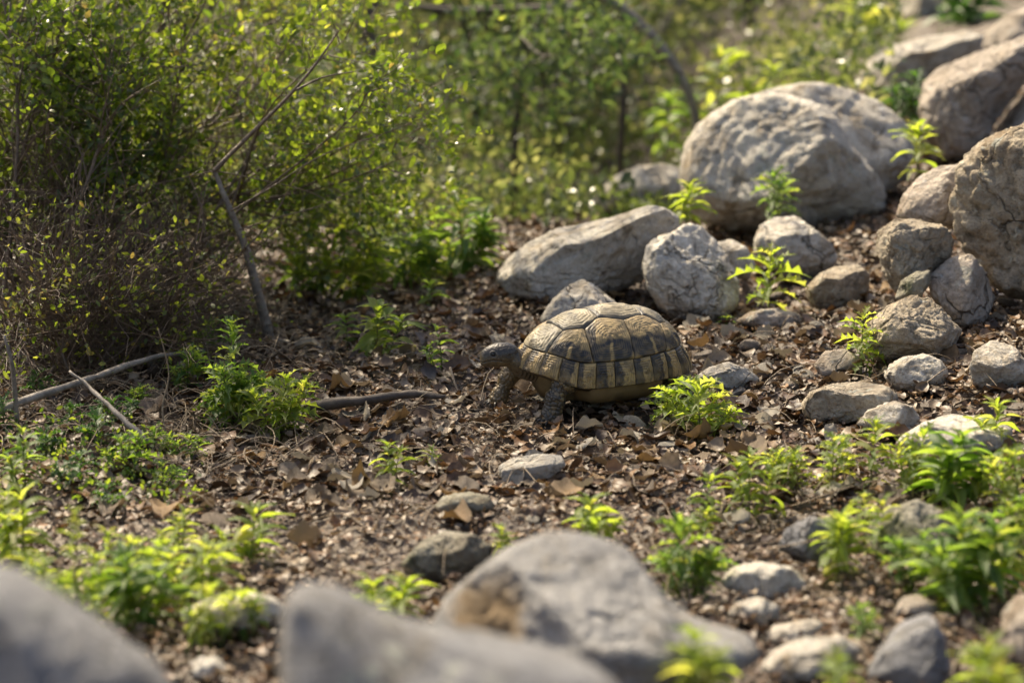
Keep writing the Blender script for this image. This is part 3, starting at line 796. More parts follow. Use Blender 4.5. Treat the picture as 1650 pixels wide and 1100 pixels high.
# ------------------------------------------------------------------ fallen branches
def stick(label, pts, rpx, mat=BARK, lift=.012, sides=10, name='fallen_branch', Ys=None, cat='branch', fork=None):
    w = []
    for k, (px, py) in enumerate(pts):
        if Ys: w.append(P(px, py, Ys[k]))
        else:
            g = G(px, py); w.append(Vector((g.x, g.y, g.z + lift)))
    c = curve_pts(w, 26); c[1:-1] += .0012 * np.stack([noise(c[1:-1] * 40 + k_, 8) for k_ in (0, 9, 21)], -1)
    sc = c[:, 1].mean() / F
    rr = np.interp(np.linspace(0, 1, 26), np.linspace(0, 1, len(rpx)), rpx) * sc
    rr = rr * (1 + .12 * noise(np.stack([np.arange(26) * .8, np.zeros(26), np.zeros(26)], -1), len(pts) + int(pts[0][0])))
    c0 = c[0].copy()
    V, Q, a, b_ = tube(c - c0, rr, sides)
    V = V + .16 * rr.mean() * (noise(V * 300, 5) + 1.6 * noise(V * 70, 6))[:, None]
    bm = bmesh.new()
    vs_ = [bm.verts.new(v) for v in V]
    for f in list(Q) + list(a) + list(b_):
        try: bm.faces.new([vs_[i] for i in f]).smooth = True
        except ValueError: pass
    me = bpy.data.meshes.new(name); bm.to_mesh(me); bm.free(); me.materials.append(mat)
    return tag(link(name, me, loc=c0), label, cat)
stick('dark thick piece of bark covered branch lying left of the tortoise', [(497, 690), (530, 686), (600, 676), (660, 669), (718, 672)], [7, 10, 9, 7, 3.5], BARKD, .024)
stick('long curved grey branch lying on the ground at the left edge', [(-30, 672), (60, 638), (150, 608), (240, 578), (335, 563)], [6.5, 6.5, 6, 5, 2.5], BARK, 0, Ys=[2.62, 2.64, 2.71, 2.81, 2.93])
stick('straight pale stick slanting down to a splintered end on the left', [(112, 598), (150, 630), (195, 672), (240, 712)], [2.2, 3.5, 4.5, 5.5], BARK, 0, Ys=[2.62, 2.60, 2.56, 2.53])
stick('short upright grey stem at the far left edge above the green weeds', [(8, 540), (22, 600), (28, 700)], [2.5, 4, 5], BARK, 0, Ys=[2.62, 2.62, 2.63])
stick('thin dry stalk standing in the litter under the twiggy shrub', [(255, 530), (272, 600), (262, 660), (268, 705)], [.8, 1.2, 1.5, 1.6], STRAWM, 0, Ys=[2.62, 2.62, 2.61, 2.60])
stick('thin pale twig propped against a leaf before the tortoise', [(726, 592), (732, 612), (740, 634)], [2.6, 2.2, 1.2], STRAWM, 0, Ys=[2.82, 2.80, 2.785])
stick('thin brown root running right from the foot of the leaning trunk', [(430, 562), (470, 568), (520, 575)], [3.5, 2.8, 1.5], BARK, .012)

# ------------------------------------------------------------------ seedlings
def leaf_mesh(kind, r, mat):
    nu = 11
    u = np.linspace(0, 1, nu)
    if kind == 'lance':
        w = .17 * np.sin(PI * u ** .75) ** .9 + .008
        w[0] = .015; w[-1] = .003
    else:
        w = .065 * np.sin(PI * u ** .8) ** .8 + .012
        lob = np.zeros(nu)
        for c_, a_ in ((3, .15), (5, .20), (7, .14)): lob[c_] = a_ * r.uniform(.9, 1.5)
        w = w + lob; w[0] = .02; w[-1] = .004
    side = np.array([-1, 0, 1])
    U, S = np.meshgrid(u, side, indexing='ij')
    sweep = np.abs(S) * (.10 if kind != 'lance' else .03) * (w[:, None] > .12)
    X = U + sweep
    Y_ = S * w[:, None] * (1 if kind == 'lance' else 1)
    droop = r.uniform(.15, .55)
    Z = -droop * U ** 2 + .35 * U * (1 - U) + np.abs(Y_) * r.uniform(.25, .6) + .03 * S * np.sin(U * 9 + r.uniform(0, 6))
    V = np.stack([X, Y_, Z], -1).reshape(-1, 3)
    i = np.arange(nu - 1)[:, None] * 3 + np.arange(2)[None]
    Q = np.stack([i, i + 3, i + 4, i + 1], -1).reshape(-1, 4)
    return mesh_np('leaf', V, Q, mat)
r_ = np.random.default_rng(21)
LEAVES = {(kd, t): [leaf_mesh(kd, r_, LEAFM[t]) for _ in range(6)] for kd in ('lance', 'lobed') for t in LEAFM}

def seedling(label, px, py, top, width, tint='bright', kind='lobed', stems=1, dens=1.0, Y=None, group=None, name='seedling', cat='seedling', seed=None):
    r = np.random.default_rng(int(px * 7 + py * 3) if seed is None else seed)
    base = G(px, py) if Y is None else P(px, py, Y)
    sc = base.y / F
    hgt = (py - top) * sc * 1.10; wid = width * sc * 1.15
    root = link(name, None, loc=base)
    tag(root, label, cat, group)
    for s in range(stems):
        a = r.uniform(0, 2 * PI)
        hs = hgt * (1 if s == 0 else r.uniform(.5, .92))
        spread = (0 if stems == 1 else .30) * wid * (0.25 if s == 0 else 1)
        off = np.array([math.cos(a + s * 2.4), math.sin(a + s * 2.4) * .8, 0]) * spread
        lean = r.normal(0, .07, 2) * hs
        foot = off * .25
        pts = curve_pts([foot + (0, 0, -.006), foot * .7 + off * .5 + np.array([lean[0] * .3, lean[1] * .3, hs * .45]), off + np.array([lean[0], lean[1], hs * .86])], 12)
        V, Q, _, _ = tube(pts, np.linspace(1, .35, 12) * max(.0011, hs * .016), 6)
        link('stem', mesh_np('stem', V, Q, STEMM, np.full((len(V), 3), r.uniform(.2, .9))), root)
        nodes = int(max(5, 7.6 * dens * (1 if kind == 'lobed' else .9)))
        L0 = min(wid * (.52 if stems == 1 else .42), hs * .70)
        for k in range(nodes):
            t = .12 + .88 * ((k + .5) / nodes) ** .85
            pos = np.array([np.interp(t * 11, np.arange(12), pts[:, j]) for j in range(3)])
            per = 3
            if t > .85: per += 2
            for m_ in range(per):
                az = k * 2.2 + m_ * 2 * PI / per + r.normal(0, .3)
                el = np.interp(t, [.1, .6, .9, 1], [-.05, .35, .75, 1.1]) + r.normal(0, .2)
                Ls = L0 * np.interp(t, [.1, .45, .8, 1], [.62, 1.0, .8, .5]) * r.uniform(.7, 1.15)
                o = link('leaf', LEAVES[(kind, tint)][r.integers(6)], root)
                wsc = r.uniform(.5, .85) if kind == 'lobed' else r.uniform(.55, .95)
                o.matrix_basis = Matrix.Translation(pos) @ Euler((0, -el, az), 'XYZ').to_matrix().to_4x4() @ Matrix.Rotation(r.normal(0, .35), 4, 'X') @ Matrix.Diagonal((Ls, Ls * wsc, Ls, 1))
    return root

S = seedling
S('bright clump of lobed leaved seedling in sharp focus behind the tortoise shell', 1130, 703, 608, 170, 'bright', 'lobed', 4, .95)
S('small airy sprig just left of the bright clump, over the shell rim', 1068, 690, 622, 90, 'bright', 'lobed', 2, .7)
S('tall single seedling between the upright pale boulder and the tan rock', 1238, 527, 402, 118, 'bright', 'lobed', 1, 1.15)
S('bright seedling standing against the brown rock with the hole', 1388, 603, 497, 100, 'bright', 'lobed', 2, .9)
S('soft green seedling growing before the face of the largest boulder', 1246, 352, 277, 92, 'mid', 'lobed', 2, .9, Y=3.52)
S('yellowish seedling in the gap between wedge boulder and largest boulder', 1104, 362, 296, 88, 'bright', 'lance', 2, .9, Y=3.42)
S('light green seedling squeezed between the largest and the ridged boulder', 1478, 292, 200, 92, 'bright', 'lance', 1, 1.2, Y=3.5)
S('tiny sprout at the right foot of the upright pale boulder', 1172, 535, 510, 34, 'mid', 'lance', 1, .6)
S('tall bushy weed right of the leaning trunk foot', 380, 690, 512, 110, 'mid', 'lobed', 4, 1.7)
S('bushy weed nearest to the dark fallen branch', 446, 706, 600, 110, 'bright', 'lobed', 4, 1.1)
S('low spreading weed left of the bushy weeds', 350, 690, 612, 100, 'mid', 'lobed', 3, .9)
S('bright seedling in the middle of the litter beyond the dark branch', 612, 578, 488, 120, 'bright', 'lance', 3, .8)
S('small forked seedling directly ahead of the tortoise head', 711, 600, 522, 66, 'mid', 'lance', 2, .8)
S('yellow green seedling on the wet leaves below the dark branch', 625, 792, 708, 86, 'bright', 'lance', 2, .85)
S('two leaved sprout right of the yellow green seedling', 693, 765, 722, 48, 'bright', 'lance', 1, .6)
S('short sprout on the litter below the green herbs', 692, 502, 455, 64, 'mid', 'lance', 1, .8)
S('leafy green herb at the left foot of the wedge boulder', 742, 440, 322, 150, 'mid', 'lance', 5, 1.1, Y=3.45)
S('broad green herb left of the leafy herb by the wedge boulder', 655, 455, 360, 170, 'mid', 'lance', 6, 1.0, Y=3.42)
S('mid green herb patch right of the leaning trunk', 570, 478, 385, 160, 'bright', 'lance', 6, 1.0, Y=3.34)
S('dark green herb close to the leaning trunk', 490, 480, 395, 130, 'mid', 'lance', 5, 1.0, Y=3.36)
S('large pale green seedling behind the left shoulder of the largest boulder', 1158, 235, 80, 120, 'bright', 'lance', 1, 1.1, Y=4.5)
S('yellow green seedling peeping over the crown of the largest boulder', 1232, 190, 108, 110, 'bright', 'lance', 2, 1, Y=4.5)
S('rounded leaf sprout right of the seedling over the largest boulder', 1290, 180, 100, 90, 'bright', 'lance', 2, .8, Y=4.7)
S('green seedling beside the foot of the arched branch', 1070, 255, 150, 120, 'mid', 'lance', 2, 1, Y=4.6)
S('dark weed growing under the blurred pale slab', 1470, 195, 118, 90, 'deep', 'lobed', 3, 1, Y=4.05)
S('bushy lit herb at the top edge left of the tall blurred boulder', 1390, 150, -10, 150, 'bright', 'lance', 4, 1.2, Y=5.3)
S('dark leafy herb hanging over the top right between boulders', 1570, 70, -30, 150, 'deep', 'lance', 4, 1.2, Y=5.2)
S('upright seedling with orange tinged foot below the bright clump', 1210, 842, 716, 110, 'bright', 'lance', 3, 1.1)
S('yellow top seedling left of the upright seedling', 1128, 862, 768, 90, 'bright', 'lance', 2, 1.0)
S('pale green clump right of the large pale front boulder', 1108, 955, 836, 140, 'mid', 'lobed', 4, 1.1)
S('yellow green leaves rising behind the crest of the large pale front boulder', 942, 885, 806, 150, 'bright', 'lance', 4, .9)
S('small sprout left of the crest of the large pale front boulder', 812, 902, 843, 70, 'bright', 'lance', 2, .8)
S('vivid yellow seedling on the lower right before the grey rock', 1342, 935, 816, 130, 'bright', 'lance', 3, 1.1)
S('yellow seedling in front of the rounded mossy grey rock', 1418, 905, 796, 84, 'bright', 'lance', 1, 1.0)
S('upright single stem seedling beside the long low tan rock', 1402, 792, 666, 86, 'bright', 'lance', 1, 1.3)
S('airy seedling left of the upright single stem seedling', 1340, 800, 690, 96, 'bright', 'lobed', 2, 1.0)
S('low patch of small leaves at the left of the airy seedling', 1290, 790, 725, 100, 'bright', 'lobed', 3, .8)
S('large arching green plant in front of the flat pale slab', 1525, 815, 690, 190, 'mid', 'lance', 5, 1.1)
S('tall seedling at the right edge of the flat pale slab', 1600, 735, 640, 110, 'bright', 'lance', 2, 1.0)
S('soft yellow weed cut by the right edge below the slab', 1640, 830, 720, 120, 'bright', 'lobed', 3, .9)
S('dense deep green plant on the lower right', 1545, 985, 815, 190, 'mid', 'lance', 6, 1.2)
S('yellow green cluster at the right edge of the dense green plant', 1625, 960, 850, 100, 'bright', 'lance', 3, .9)
S('blurred green seedling at the bottom in front of the large pale front boulder', 1112, 1130, 1003, 140, 'bright', 'lance', 3, 1.1, Y=1.62)
S('blurred sprig at the bottom edge left of the upright wedge', 1352, 1120, 1045, 110, 'bright', 'lance', 2, 1, Y=1.7)
S('fine blurred weed above the upright wedge rock', 1385, 1040, 975, 80, 'mid', 'lobed', 2, 1)
S('large blurred seedling in the bottom right corner', 1590, 1150, 1035, 170, 'bright', 'lance', 3, 1.1, Y=1.66)
S('yellow green seedling left of the open litter in the lower left', 402, 912, 815, 140, 'bright', 'lance', 4, .9)
S('pale seedling with splayed leaves right of the green thicket, lower left', 318, 975, 862, 140, 'bright', 'lance', 3, 1.0)
S('broad blurred green plant in the lower left thicket', 225, 1010, 880, 170, 'mid', 'lance', 5, 1.0)
S('tall yellow stem rising alone from the lower left thicket', 124, 970, 800, 60, 'bright', 'lance', 1, 1.2, Y=1.95)
S('big leaved seedling at the left edge of the photo', 40, 930, 782, 150, 'bright', 'lance', 3, 1.0)
S('fresh green seedling at the left edge above the big leaved one', 45, 800, 680, 100, 'mid', 'lance', 2, 1.0)
S('blurred herb behind the lower left corner boulder', 130, 1020, 920, 150, 'bright', 'lobed', 4, 1.0)
S('pale yellow leaves behind the peaked end of the blue grey boulder', 610, 1030, 925, 160, 'bright', 'lance', 5, .9)
S('faint seedling beside the white edged flat rock', 400, 1030, 965, 80, 'mid', 'lobed', 2, .8)
S('sprouts at the left of the open litter above the bushy weed', 560, 560, 505, 60, 'mid', 'lance', 1, .8)
S('green herb filling the gap above the litter sprout', 700, 450, 385, 150, 'bright', 'lance', 5, 1.0, Y=3.5)
S('pale herb rising over the others behind the litter edge', 620, 430, 335, 120, 'mid', 'lance', 4, 1.0, Y=3.7)
S('lime green clump in front of the left corner boulder crest', 60, 985, 880, 130, 'bright', 'lance', 4, 1.0)
S('upright lime sprig between the tall yellow stem and the broad blurred plant', 175, 960, 845, 90, 'bright', 'lance', 2, 1.0)
S('slim sprig rising behind the splayed seedling of the lower left', 292, 905, 815, 80, 'bright', 'lance', 2, .9)
S('feathery pale clump over the bare soil at the lower left', 255, 950, 860, 120, 'bright', 'lobed', 4, 1.0)
S('low lime plant against the left flank of the blue grey boulder', 345, 1035, 940, 130, 'bright', 'lobed', 4, 1.0)
S('small sprig at the left edge over the corner boulder', 15, 870, 790, 90, 'bright', 'lance', 2, 1.0)
S('arching yellow plant right of the upright single stem seedling', 1475, 790, 690, 120, 'bright', 'lobed', 3, 1.0)
S('blurred weed between dense green plant and right edge', 1655, 900, 780, 130, 'mid', 'lobed', 4, 1.0)
S('thin yellow sprig just right of the vivid yellow seedling', 1385, 870, 790, 70, 'bright', 'lobed', 2, .9)
S('small green sprig beside the dense deep green plant', 1470, 950, 850, 100, 'mid', 'lobed', 4, 1.0)
S('tuft of fine leaves behind the upright seedling with orange foot', 1250, 790, 730, 90, 'bright', 'lobed', 3, .9)
S('fine weed left of the twin bushy weeds under the shrub', 300, 630, 560, 90, 'mid', 'lobed', 3, .9)
S('pale weed touching the long curved grey branch end', 345, 575, 515, 70, 'mid', 'lobed', 2, .9)
# low dark green weeds of the left bank
WL = ['under the straight slanting stick', 'right of the slanting stick middle', 'between left edge and slanting stick', 'above the tall yellow stem', 'left of the bare stalk foot', 'just below the long curved grey branch',
      'at the splintered stick end', 'touching the left edge below the upright stem', 'at the right end of the bank', 'beside the upright grey stem', 'between curved branch and bare stalk', 'farthest out on the open litter', 'lowest of the bank, over bare soil']
k = 0
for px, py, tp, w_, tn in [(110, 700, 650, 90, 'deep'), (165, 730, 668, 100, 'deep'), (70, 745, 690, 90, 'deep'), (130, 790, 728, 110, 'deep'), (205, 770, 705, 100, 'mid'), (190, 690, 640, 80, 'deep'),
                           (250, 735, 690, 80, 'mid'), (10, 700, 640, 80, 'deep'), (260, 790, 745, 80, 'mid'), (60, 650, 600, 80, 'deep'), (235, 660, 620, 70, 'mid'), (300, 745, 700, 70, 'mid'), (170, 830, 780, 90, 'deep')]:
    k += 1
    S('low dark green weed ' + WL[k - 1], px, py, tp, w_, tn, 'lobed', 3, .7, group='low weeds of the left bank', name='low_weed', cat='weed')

def leaf_cloud(name, mat, pos, dirs, size, cols, parent=None, wide=.5, loc=None):
    """many small folded leaves: each two quads along its direction"""
    n = len(pos)
    dirs = dirs / (np.linalg.norm(dirs, axis=1, keepdims=True) + 1e-9)
    up = rng.normal(size=(n, 3)); up[:, 2] += .6
    sd_ = np.cross(dirs, up); sd_ /= np.linalg.norm(sd_, axis=1, keepdims=True) + 1e-9
    nm = np.cross(sd_, dirs)
    s = size[:, None]; w = wide
    P0 = pos; P1 = pos + dirs * s
    mid = pos + dirs * s * .5
    L = mid + sd_ * s * w * .5 + nm * s * .08; Rr = mid - sd_ * s * w * .5 + nm * s * .08
    Lm = pos + dirs * s * .18 + sd_ * s * w * .3; Rm = pos + dirs * s * .18 - sd_ * s * w * .3
    Lt = pos + dirs * s * .82 + sd_ * s * w * .32; Rt = pos + dirs * s * .82 - sd_ * s * w * .32
    V = np.stack([P0, Lm, L, Lt, P1, Rt, Rr, Rm], 1).reshape(-1, 3)
    b = (np.arange(n) * 8)[:, None, None]
    Q = np.array([[0, 1, 2, 7], [7, 2, 3, 6], [6, 3, 4, 5]])
    Q = np.array([[0, 1, 7, 7], [1, 2, 6, 7], [2, 3, 5, 6], [3, 4, 5, 5]])
    T = np.array([[0, 1, 7], [1, 2, 7], [2, 6, 7], [2, 3, 6], [3, 5, 6], [3, 4, 5]])
    Fc = (T[None] + b).reshape(-1, 3)
    C = np.repeat(cols, 8, 0)
    if loc is not None: V = V - np.asarray(loc)
    return link(name, mesh_np(name, V, Fc, mat, C), parent)

# ground cover of tiny leaves left bank
n = 1300
px = rng.uniform(-20, 330, n); py = rng.uniform(600, 830, n)
dz = np.array([ray(a, b_)[:] for a, b_ in zip(px, py)]); t = CAM_H / -dz[:, 2]
X, Yv = dz[:, 0] * t, dz[:, 1] * t
keep = noise(np.stack([X * 9, Yv * 6, X * 0], -1), 4) > -.15
X, Yv = X[keep], Yv[keep]; n = len(X)
tag(leaf_cloud('ground_cover', SHRUBM, np.stack([X, Yv, H(X, Yv) + rng.uniform(.005, .04, n)], -1), rng.normal(size=(n, 3)) + (0, 0, .3), rng.uniform(.004, .009, n), rng.uniform(0, .6, (n, 3))),
    'small leaved green ground cover on the left bank', 'ground cover', kind='stuff')

# ------------------------------------------------------------------ shrubs
def grow(base, tips, r, n2=12, n3=4, len2=.16, len3=.06, rad=.004, leafn=8, leafsize=.008, tmin=.15, droop=0.0, bend=.12, dirbias=(0, 0, 0), leafT=0.0):
    """main stems from base to tips, side branches, twigs; returns tube buffers and leaf arrays"""
    stems, twigs, lp, ld = [], Buf(), [], []
    base = np.array(base)
    for tip in tips:
        tip = np.array(tip)
        b0 = base + r.normal(0, 1, 3) * (.03, .03, 0)
        mid = (b0 + tip) / 2 + r.normal(0, bend, 3) * np.linalg.norm(tip - b0)
        pts = curve_pts([b0, mid, tip], 14)
        stems.append((pts, np.linspace(1, .25, 14) * rad))
        L = np.linalg.norm(tip - b0); ax = (tip - b0) / L
        for k in range(n2):
            t = tmin + (1 - tmin) * (k + r.random()) / n2
            p0 = np.array([np.interp(t * 13, np.arange(14), pts[:, j]) for j in range(3)])
            dv = ax * .8 + r.normal(0, .55, 3) + np.array(dirbias); dv /= np.linalg.norm(dv)
            l2 = len2 * r.uniform(.5, 1.2)
            e = p0 + dv * l2; m_ = (p0 + e) / 2 + r.normal(0, .12, 3) * l2 - np.array([0, 0, droop * l2])
            q2 = curve_pts([p0, m_, e], 7)
            tube_buf(twigs, q2, np.linspace(1, .3, 7) * rad * .38, 4)
            for j in range(n3):
                tt = r.uniform(.15, 1)
                p1 = np.array([np.interp(tt * 6, np.arange(7), q2[:, i]) for i in range(3)])
                d3 = dv * .7 + r.normal(0, .6, 3); d3 /= np.linalg.norm(d3)
                l3 = len3 * r.uniform(.5, 1.3)
                q3 = p1 + d3 * l3 * np.linspace(0, 1, 4)[:, None] + r.normal(0, .04, (4, 3)) * l3
                tube_buf(twigs, q3, np.linspace(1, .3, 4) * rad * .18, 3)
                for i in range(leafn):
                    s = r.uniform(.1, 1.05)
                    if r.random() < leafT: continue
                    lp.append(p1 + d3 * l3 * s + r.normal(0, .002, 3)); ld.append(d3 * .8 + r.normal(0, .8, 3))
    return stems, twigs, np.array(lp), np.array(ld)

def shrub(name, label, cat, base, tips, r, leafmat, barkmat=TWIGM, group=None, leafsize=.008, wide=.55, singles=0, thin=None, **kw):
    stems, tw, lp, ld = grow(base, tips, r, **kw)
    root = link(name, None, loc=base); tag(root, label, cat, group)
    bs = np.array(base)
    for pts, rr in stems:
        V, Q, a, b_ = tube(pts - bs, rr, 8)
        link('branch', mesh_np('branch', V, Q, barkmat), root)
    tw.V = [v - bs for v in tw.V]
    tag(link('twigs', tw.mesh('twigs', barkmat), root), kind='stuff')
    if len(lp):
        if thin is not None:
            k = thin(lp, r); lp, ld = lp[k], ld[k]
        sz = leafsize * r.uniform(.6, 1.3, len(lp))
        cl = np.clip(.45 + .33 * noise(lp * 5, 61) + r.normal(0, .22, len(lp)), 0, 1)
        cols = np.repeat(cl[:, None], 3, 1)
        if singles:
            # the largest leaves, each an object
            order = np.argsort(-sz)[:singles]
            for i in order[:singles]:
                d = Vector(ld[i]).normalized()
                o = link('leaf', SHRUB_LEAF[i % 4], root)
                o.matrix_basis = Matrix.Translation(lp[i] - bs) @ d.to_track_quat('X', 'Z').to_matrix().to_4x4() @ Matrix.Rotation(r.uniform(0, 6), 4, 'X') @ Matrix.Diagonal((sz[i] * 1.15,) * 3 + (1,))
            keep = np.ones(len(lp), bool); keep[order] = False
            lp, ld, sz, cols = lp[keep], ld[keep], sz[keep], cols[keep]
        tag(leaf_cloud('foliage', leafmat, lp, ld, sz, cols, root, wide, loc=bs), kind='stuff')
    return root

def oval_leaf(r, mat):
    nu = 7; u = np.linspace(0, 1, nu); w = .3 * np.sin(PI * u) ** .8 + .01
    U, S_ = np.meshgrid(u, np.array([-1, 0, 1]), indexing='ij')
    Y_ = S_ * w[:, None]; Z = np.abs(Y_) * .4 - r.uniform(.1, .4) * U ** 2
    V = np.stack([U, Y_, Z], -1).reshape(-1, 3)
    i = np.arange(nu - 1)[:, None] * 3 + np.arange(2)[None]
    return mesh_np('leaf', V, np.stack([i, i + 3, i + 4, i + 1], -1).reshape(-1, 4), mat, np.full((len(V), 3), r.uniform(.2, .9)))
r = np.random.default_rng(31)
SHRUB_LEAF = [oval_leaf(r, SHRUBM) for _ in range(4)]

# big twiggy shrub filling the left: stems fan up and right from the left edge
tips = [P(px, py, Y + .22) for px, py, Y in [
    (60, -120, 3.3), (150, -60, 3.1), (240, -80, 3.35), (330, -40, 3.2), (420, 10, 3.35), (470, 90, 3.2), (300, 60, 3.0), (200, 90, 2.95), (90, 60, 3.0), (0, -40, 3.0),
    (-60, 60, 3.1), (380, 160, 3.25), (430, 240, 3.2), (300, 210, 3.05), (210, 230, 2.95), (120, 180, 2.9), (30, 200, 2.9), (-40, 240, 3.0), (360, 320, 3.15), (260, 340, 3.0), (160, 330, 2.95), (60, 330, 2.9),
    (340, 400, 3.1), (500, 20, 3.5), (250, 440, 3.0)]]
shrub('twiggy_shrub', 'dense twiggy shrub with small glossy leaves filling the left side', 'shrub', G(30, 575), tips, np.random.default_rng(41), SHRUBM,
      n2=32, n3=7, len2=.15, len3=.05, rad=.0036, leafn=9, leafsize=.0115, tmin=.22, bend=.08, singles=290,
      thin=lambda p, r: r.random(len(p)) < np.clip(.12 + (p[:, 2] - .10) * 3.2, .08, 1) * np.clip(.70 + 1.6 * noise(p * 8, 5), .10, 1))
# bare tangle low in the shrub
tips = [P(px, py, Y) for px, py, Y in [(40, 400, 2.9), (120, 420, 2.9), (200, 430, 2.95), (280, 470, 2.95), (330, 500, 3.0), (180, 500, 2.85), (80, 500, 2.8), (20, 520, 2.8), (250, 540, 2.9), (380, 450, 3.05), (150, 380, 3.0), (300, 400, 3.1), (400, 380, 3.2)]]
shrub('bare_shrub', 'leafless brown tangle of twigs low at the left under the glossy shrub', 'shrub', G(110, 610), tips, np.random.default_rng(42), SHRUBM,
      n2=30, n3=7, len2=.14, len3=.05, rad=.0030, leafn=2, leafsize=.008, tmin=.03, bend=.2, leafT=.55)
# leaning sapling with the visible trunk
r = np.random.default_rng(43)
root = link('leaning_sapling', None, loc=G(436, 560)); tag(root, 'leaning sapling with a pale bare trunk beside the bushy weeds', 'sapling')
b0 = np.array(root.location)
tr_ = [P(436, 562, b0[1]), P(428, 520, b0[1] - .01), P(415, 470, b0[1] - .02), P(396, 400, b0[1] - .03), P(372, 340, b0[1] - .04), P(345, 275, b0[1] - .04)]
def part_tube(name, pts, rads, mat, root, n=18, sides=8):
    c = curve_pts(pts, n) - np.array(root.location)
    rr = np.interp(np.linspace(0, 1, n), np.linspace(0, 1, len(rads)), rads)
    V, Q, a, b_ = tube(c, rr, sides)
    return link(name, mesh_np(name, V, Q, mat), root)
sc = 3.1 / F
part_tube('trunk', tr_, [10 * sc, 9 * sc, 8 * sc, 7 * sc, 5 * sc, 3.5 * sc], BARK, root)
brs = [[(396, 400), (370, 425), (330, 440)], [(345, 275), (400, 220), (470, 150), (515, 95), (545, 50)], [(478, 145), (520, 125), (575, 115)], [(385, 370), (450, 350), (520, 330), (580, 300)],
       [(345, 275), (420, 290), (500, 310), (560, 345)], [(372, 340), (440, 300), (520, 250), (620, 215), (680, 190)], [(345, 275), (280, 290), (200, 310)], [(396, 400), (440, 350), (480, 280), (540, 210), (600, 170)]]
rads = [3, 4, 2.2, 1.2, 1.2, 1.5, 1.2, 1.2]
for k, (b_, rr) in enumerate(zip(brs, rads)):
    part_tube('branch', [P(x, y, 3.0 + .015 * i) for i, (x, y) in enumerate(b_)], [rr * sc, rr * sc * .35], TWIGM, root)
tips = [P(x, y, Y) for x, y, Y in [(560, 60, 3.1), (600, 130, 3.05), (640, 190, 3.1), (690, 200, 3.15), (660, 250, 3.1), (590, 330, 3.3), (540, 390, 3.35), (620, 380, 3.35), (500, 200, 3.3), (450, 60, 3.3), (480, 330, 3.25), (540, 280, 3.3), (640, 340, 3.4), (700, 330, 3.4), (600, 20, 3.4)]]
st, tw, lp, ld = grow(P(370, 330, 3.2), tips, r, n2=15, n3=5, len2=.09, len3=.045, rad=.0020, leafn=4, tmin=.28, bend=.08)
bs = np.array(root.location)
for pts, rr in st:
    V, Q, a, b_ = tube(pts - bs, rr, 6); link('branch', mesh_np('branch', V, Q, TWIGM), root)
tw.V = [v - bs for v in tw.V]; tag(link('twigs', tw.mesh('twigs', TWIGM), root), kind='stuff')
sz = .011 * r.uniform(.6, 1.3, len(lp)); order = np.argsort(-sz)[:290]
for i in order:
    o = link('leaf', SHRUB_LEAF[i % 4], root)
    o.matrix_basis = Matrix.Translation(lp[i] - bs) @ Vector(ld[i]).normalized().to_track_quat('X', 'Z').to_matrix().to_4x4() @ Matrix.Rotation(r.uniform(0, 6), 4, 'X') @ Matrix.Diagonal((sz[i] * 1.2,) * 3 + (1,))
kp = np.ones(len(lp), bool); kp[order] = False
tag(leaf_cloud('foliage', SHRUBM, lp[kp], ld[kp], sz[kp], np.repeat(np.clip(r.normal(.42, .22, (kp.sum(), 1)), 0, 1), 3, 1), root, .55, loc=bs), kind='stuff')

# background shrubs: leafy crowns on thin stems, each its own thing
def bg_shrub(label, px, py, Y, w, h, n, leafsize, mat, seed, trunks=3, rad=.012, group=None, name='background_shrub', low=0.0, cat='shrub'):
    r = np.random.default_rng(seed); n = int(n * .6)
    x0 = P(px, py, Y).x; z0 = float(H(x0, Y)); base = np.array([x0, Y, z0])
    root = link(name, None, loc=base); tag(root, label, cat, group)
    cl = []
    for k in range(trunks):
        a = r.uniform(0, 2 * PI); tip = np.array([math.cos(a) * w * .3, math.sin(a) * w * .2, h * r.uniform(.7, .95)])
        pts = curve_pts([(r.normal(0, .03), r.normal(0, .03), -.02), tip * (.3, .3, .5) + r.normal(0, .04, 3) * w, tip], 14)
        V, Q, _, _ = tube(pts, np.linspace(1, .3, 14) * rad * r.uniform(.7, 1.1), 8)
        link('branch' if k else 'trunk', mesh_np('trunk', V, Q, BARKD), root)
    tw = Buf()
    nc = 26
    cents = np.stack([r.normal(0, .36, nc) * w, r.normal(0, .26, nc) * w, (low + (1 - low) * r.random(nc) ** .8) * h], -1)
    for c_ in cents:
        q_ = curve_pts([(c_[0] * .2, c_[1] * .2, c_[2] * .4), c_ * .7 + r.normal(0, .03, 3), c_], 6)
        tube_buf(tw, q_, np.linspace(1, .4, 6) * rad * .25, 4)
    tag(link('twigs', tw.mesh('twigs', BARKD), root), kind='stuff')
    k = r.integers(0, nc, n)
    off = r.normal(0, 1, (n, 3)) * (.13 * w, .11 * w, .10 * h)
    pos = cents[k] + off
    cents_t = np.clip(.40 + r.normal(0, .33, nc), .0, 1)
    cols = np.repeat(np.clip(cents_t[k] + r.normal(0, .16, n), 0, 1)[:, None], 3, 1)
    pos = pos[pos[:, 2] > 0]; cols = cols[:len(pos)]
    d = r.normal(size=(len(pos), 3)) + (0, 0, .2)
    tag(leaf_cloud('crown', mat, pos, d, leafsize * r.uniform(.6, 1.3, len(pos)), cols, root, .5), kind='stuff')
    return root
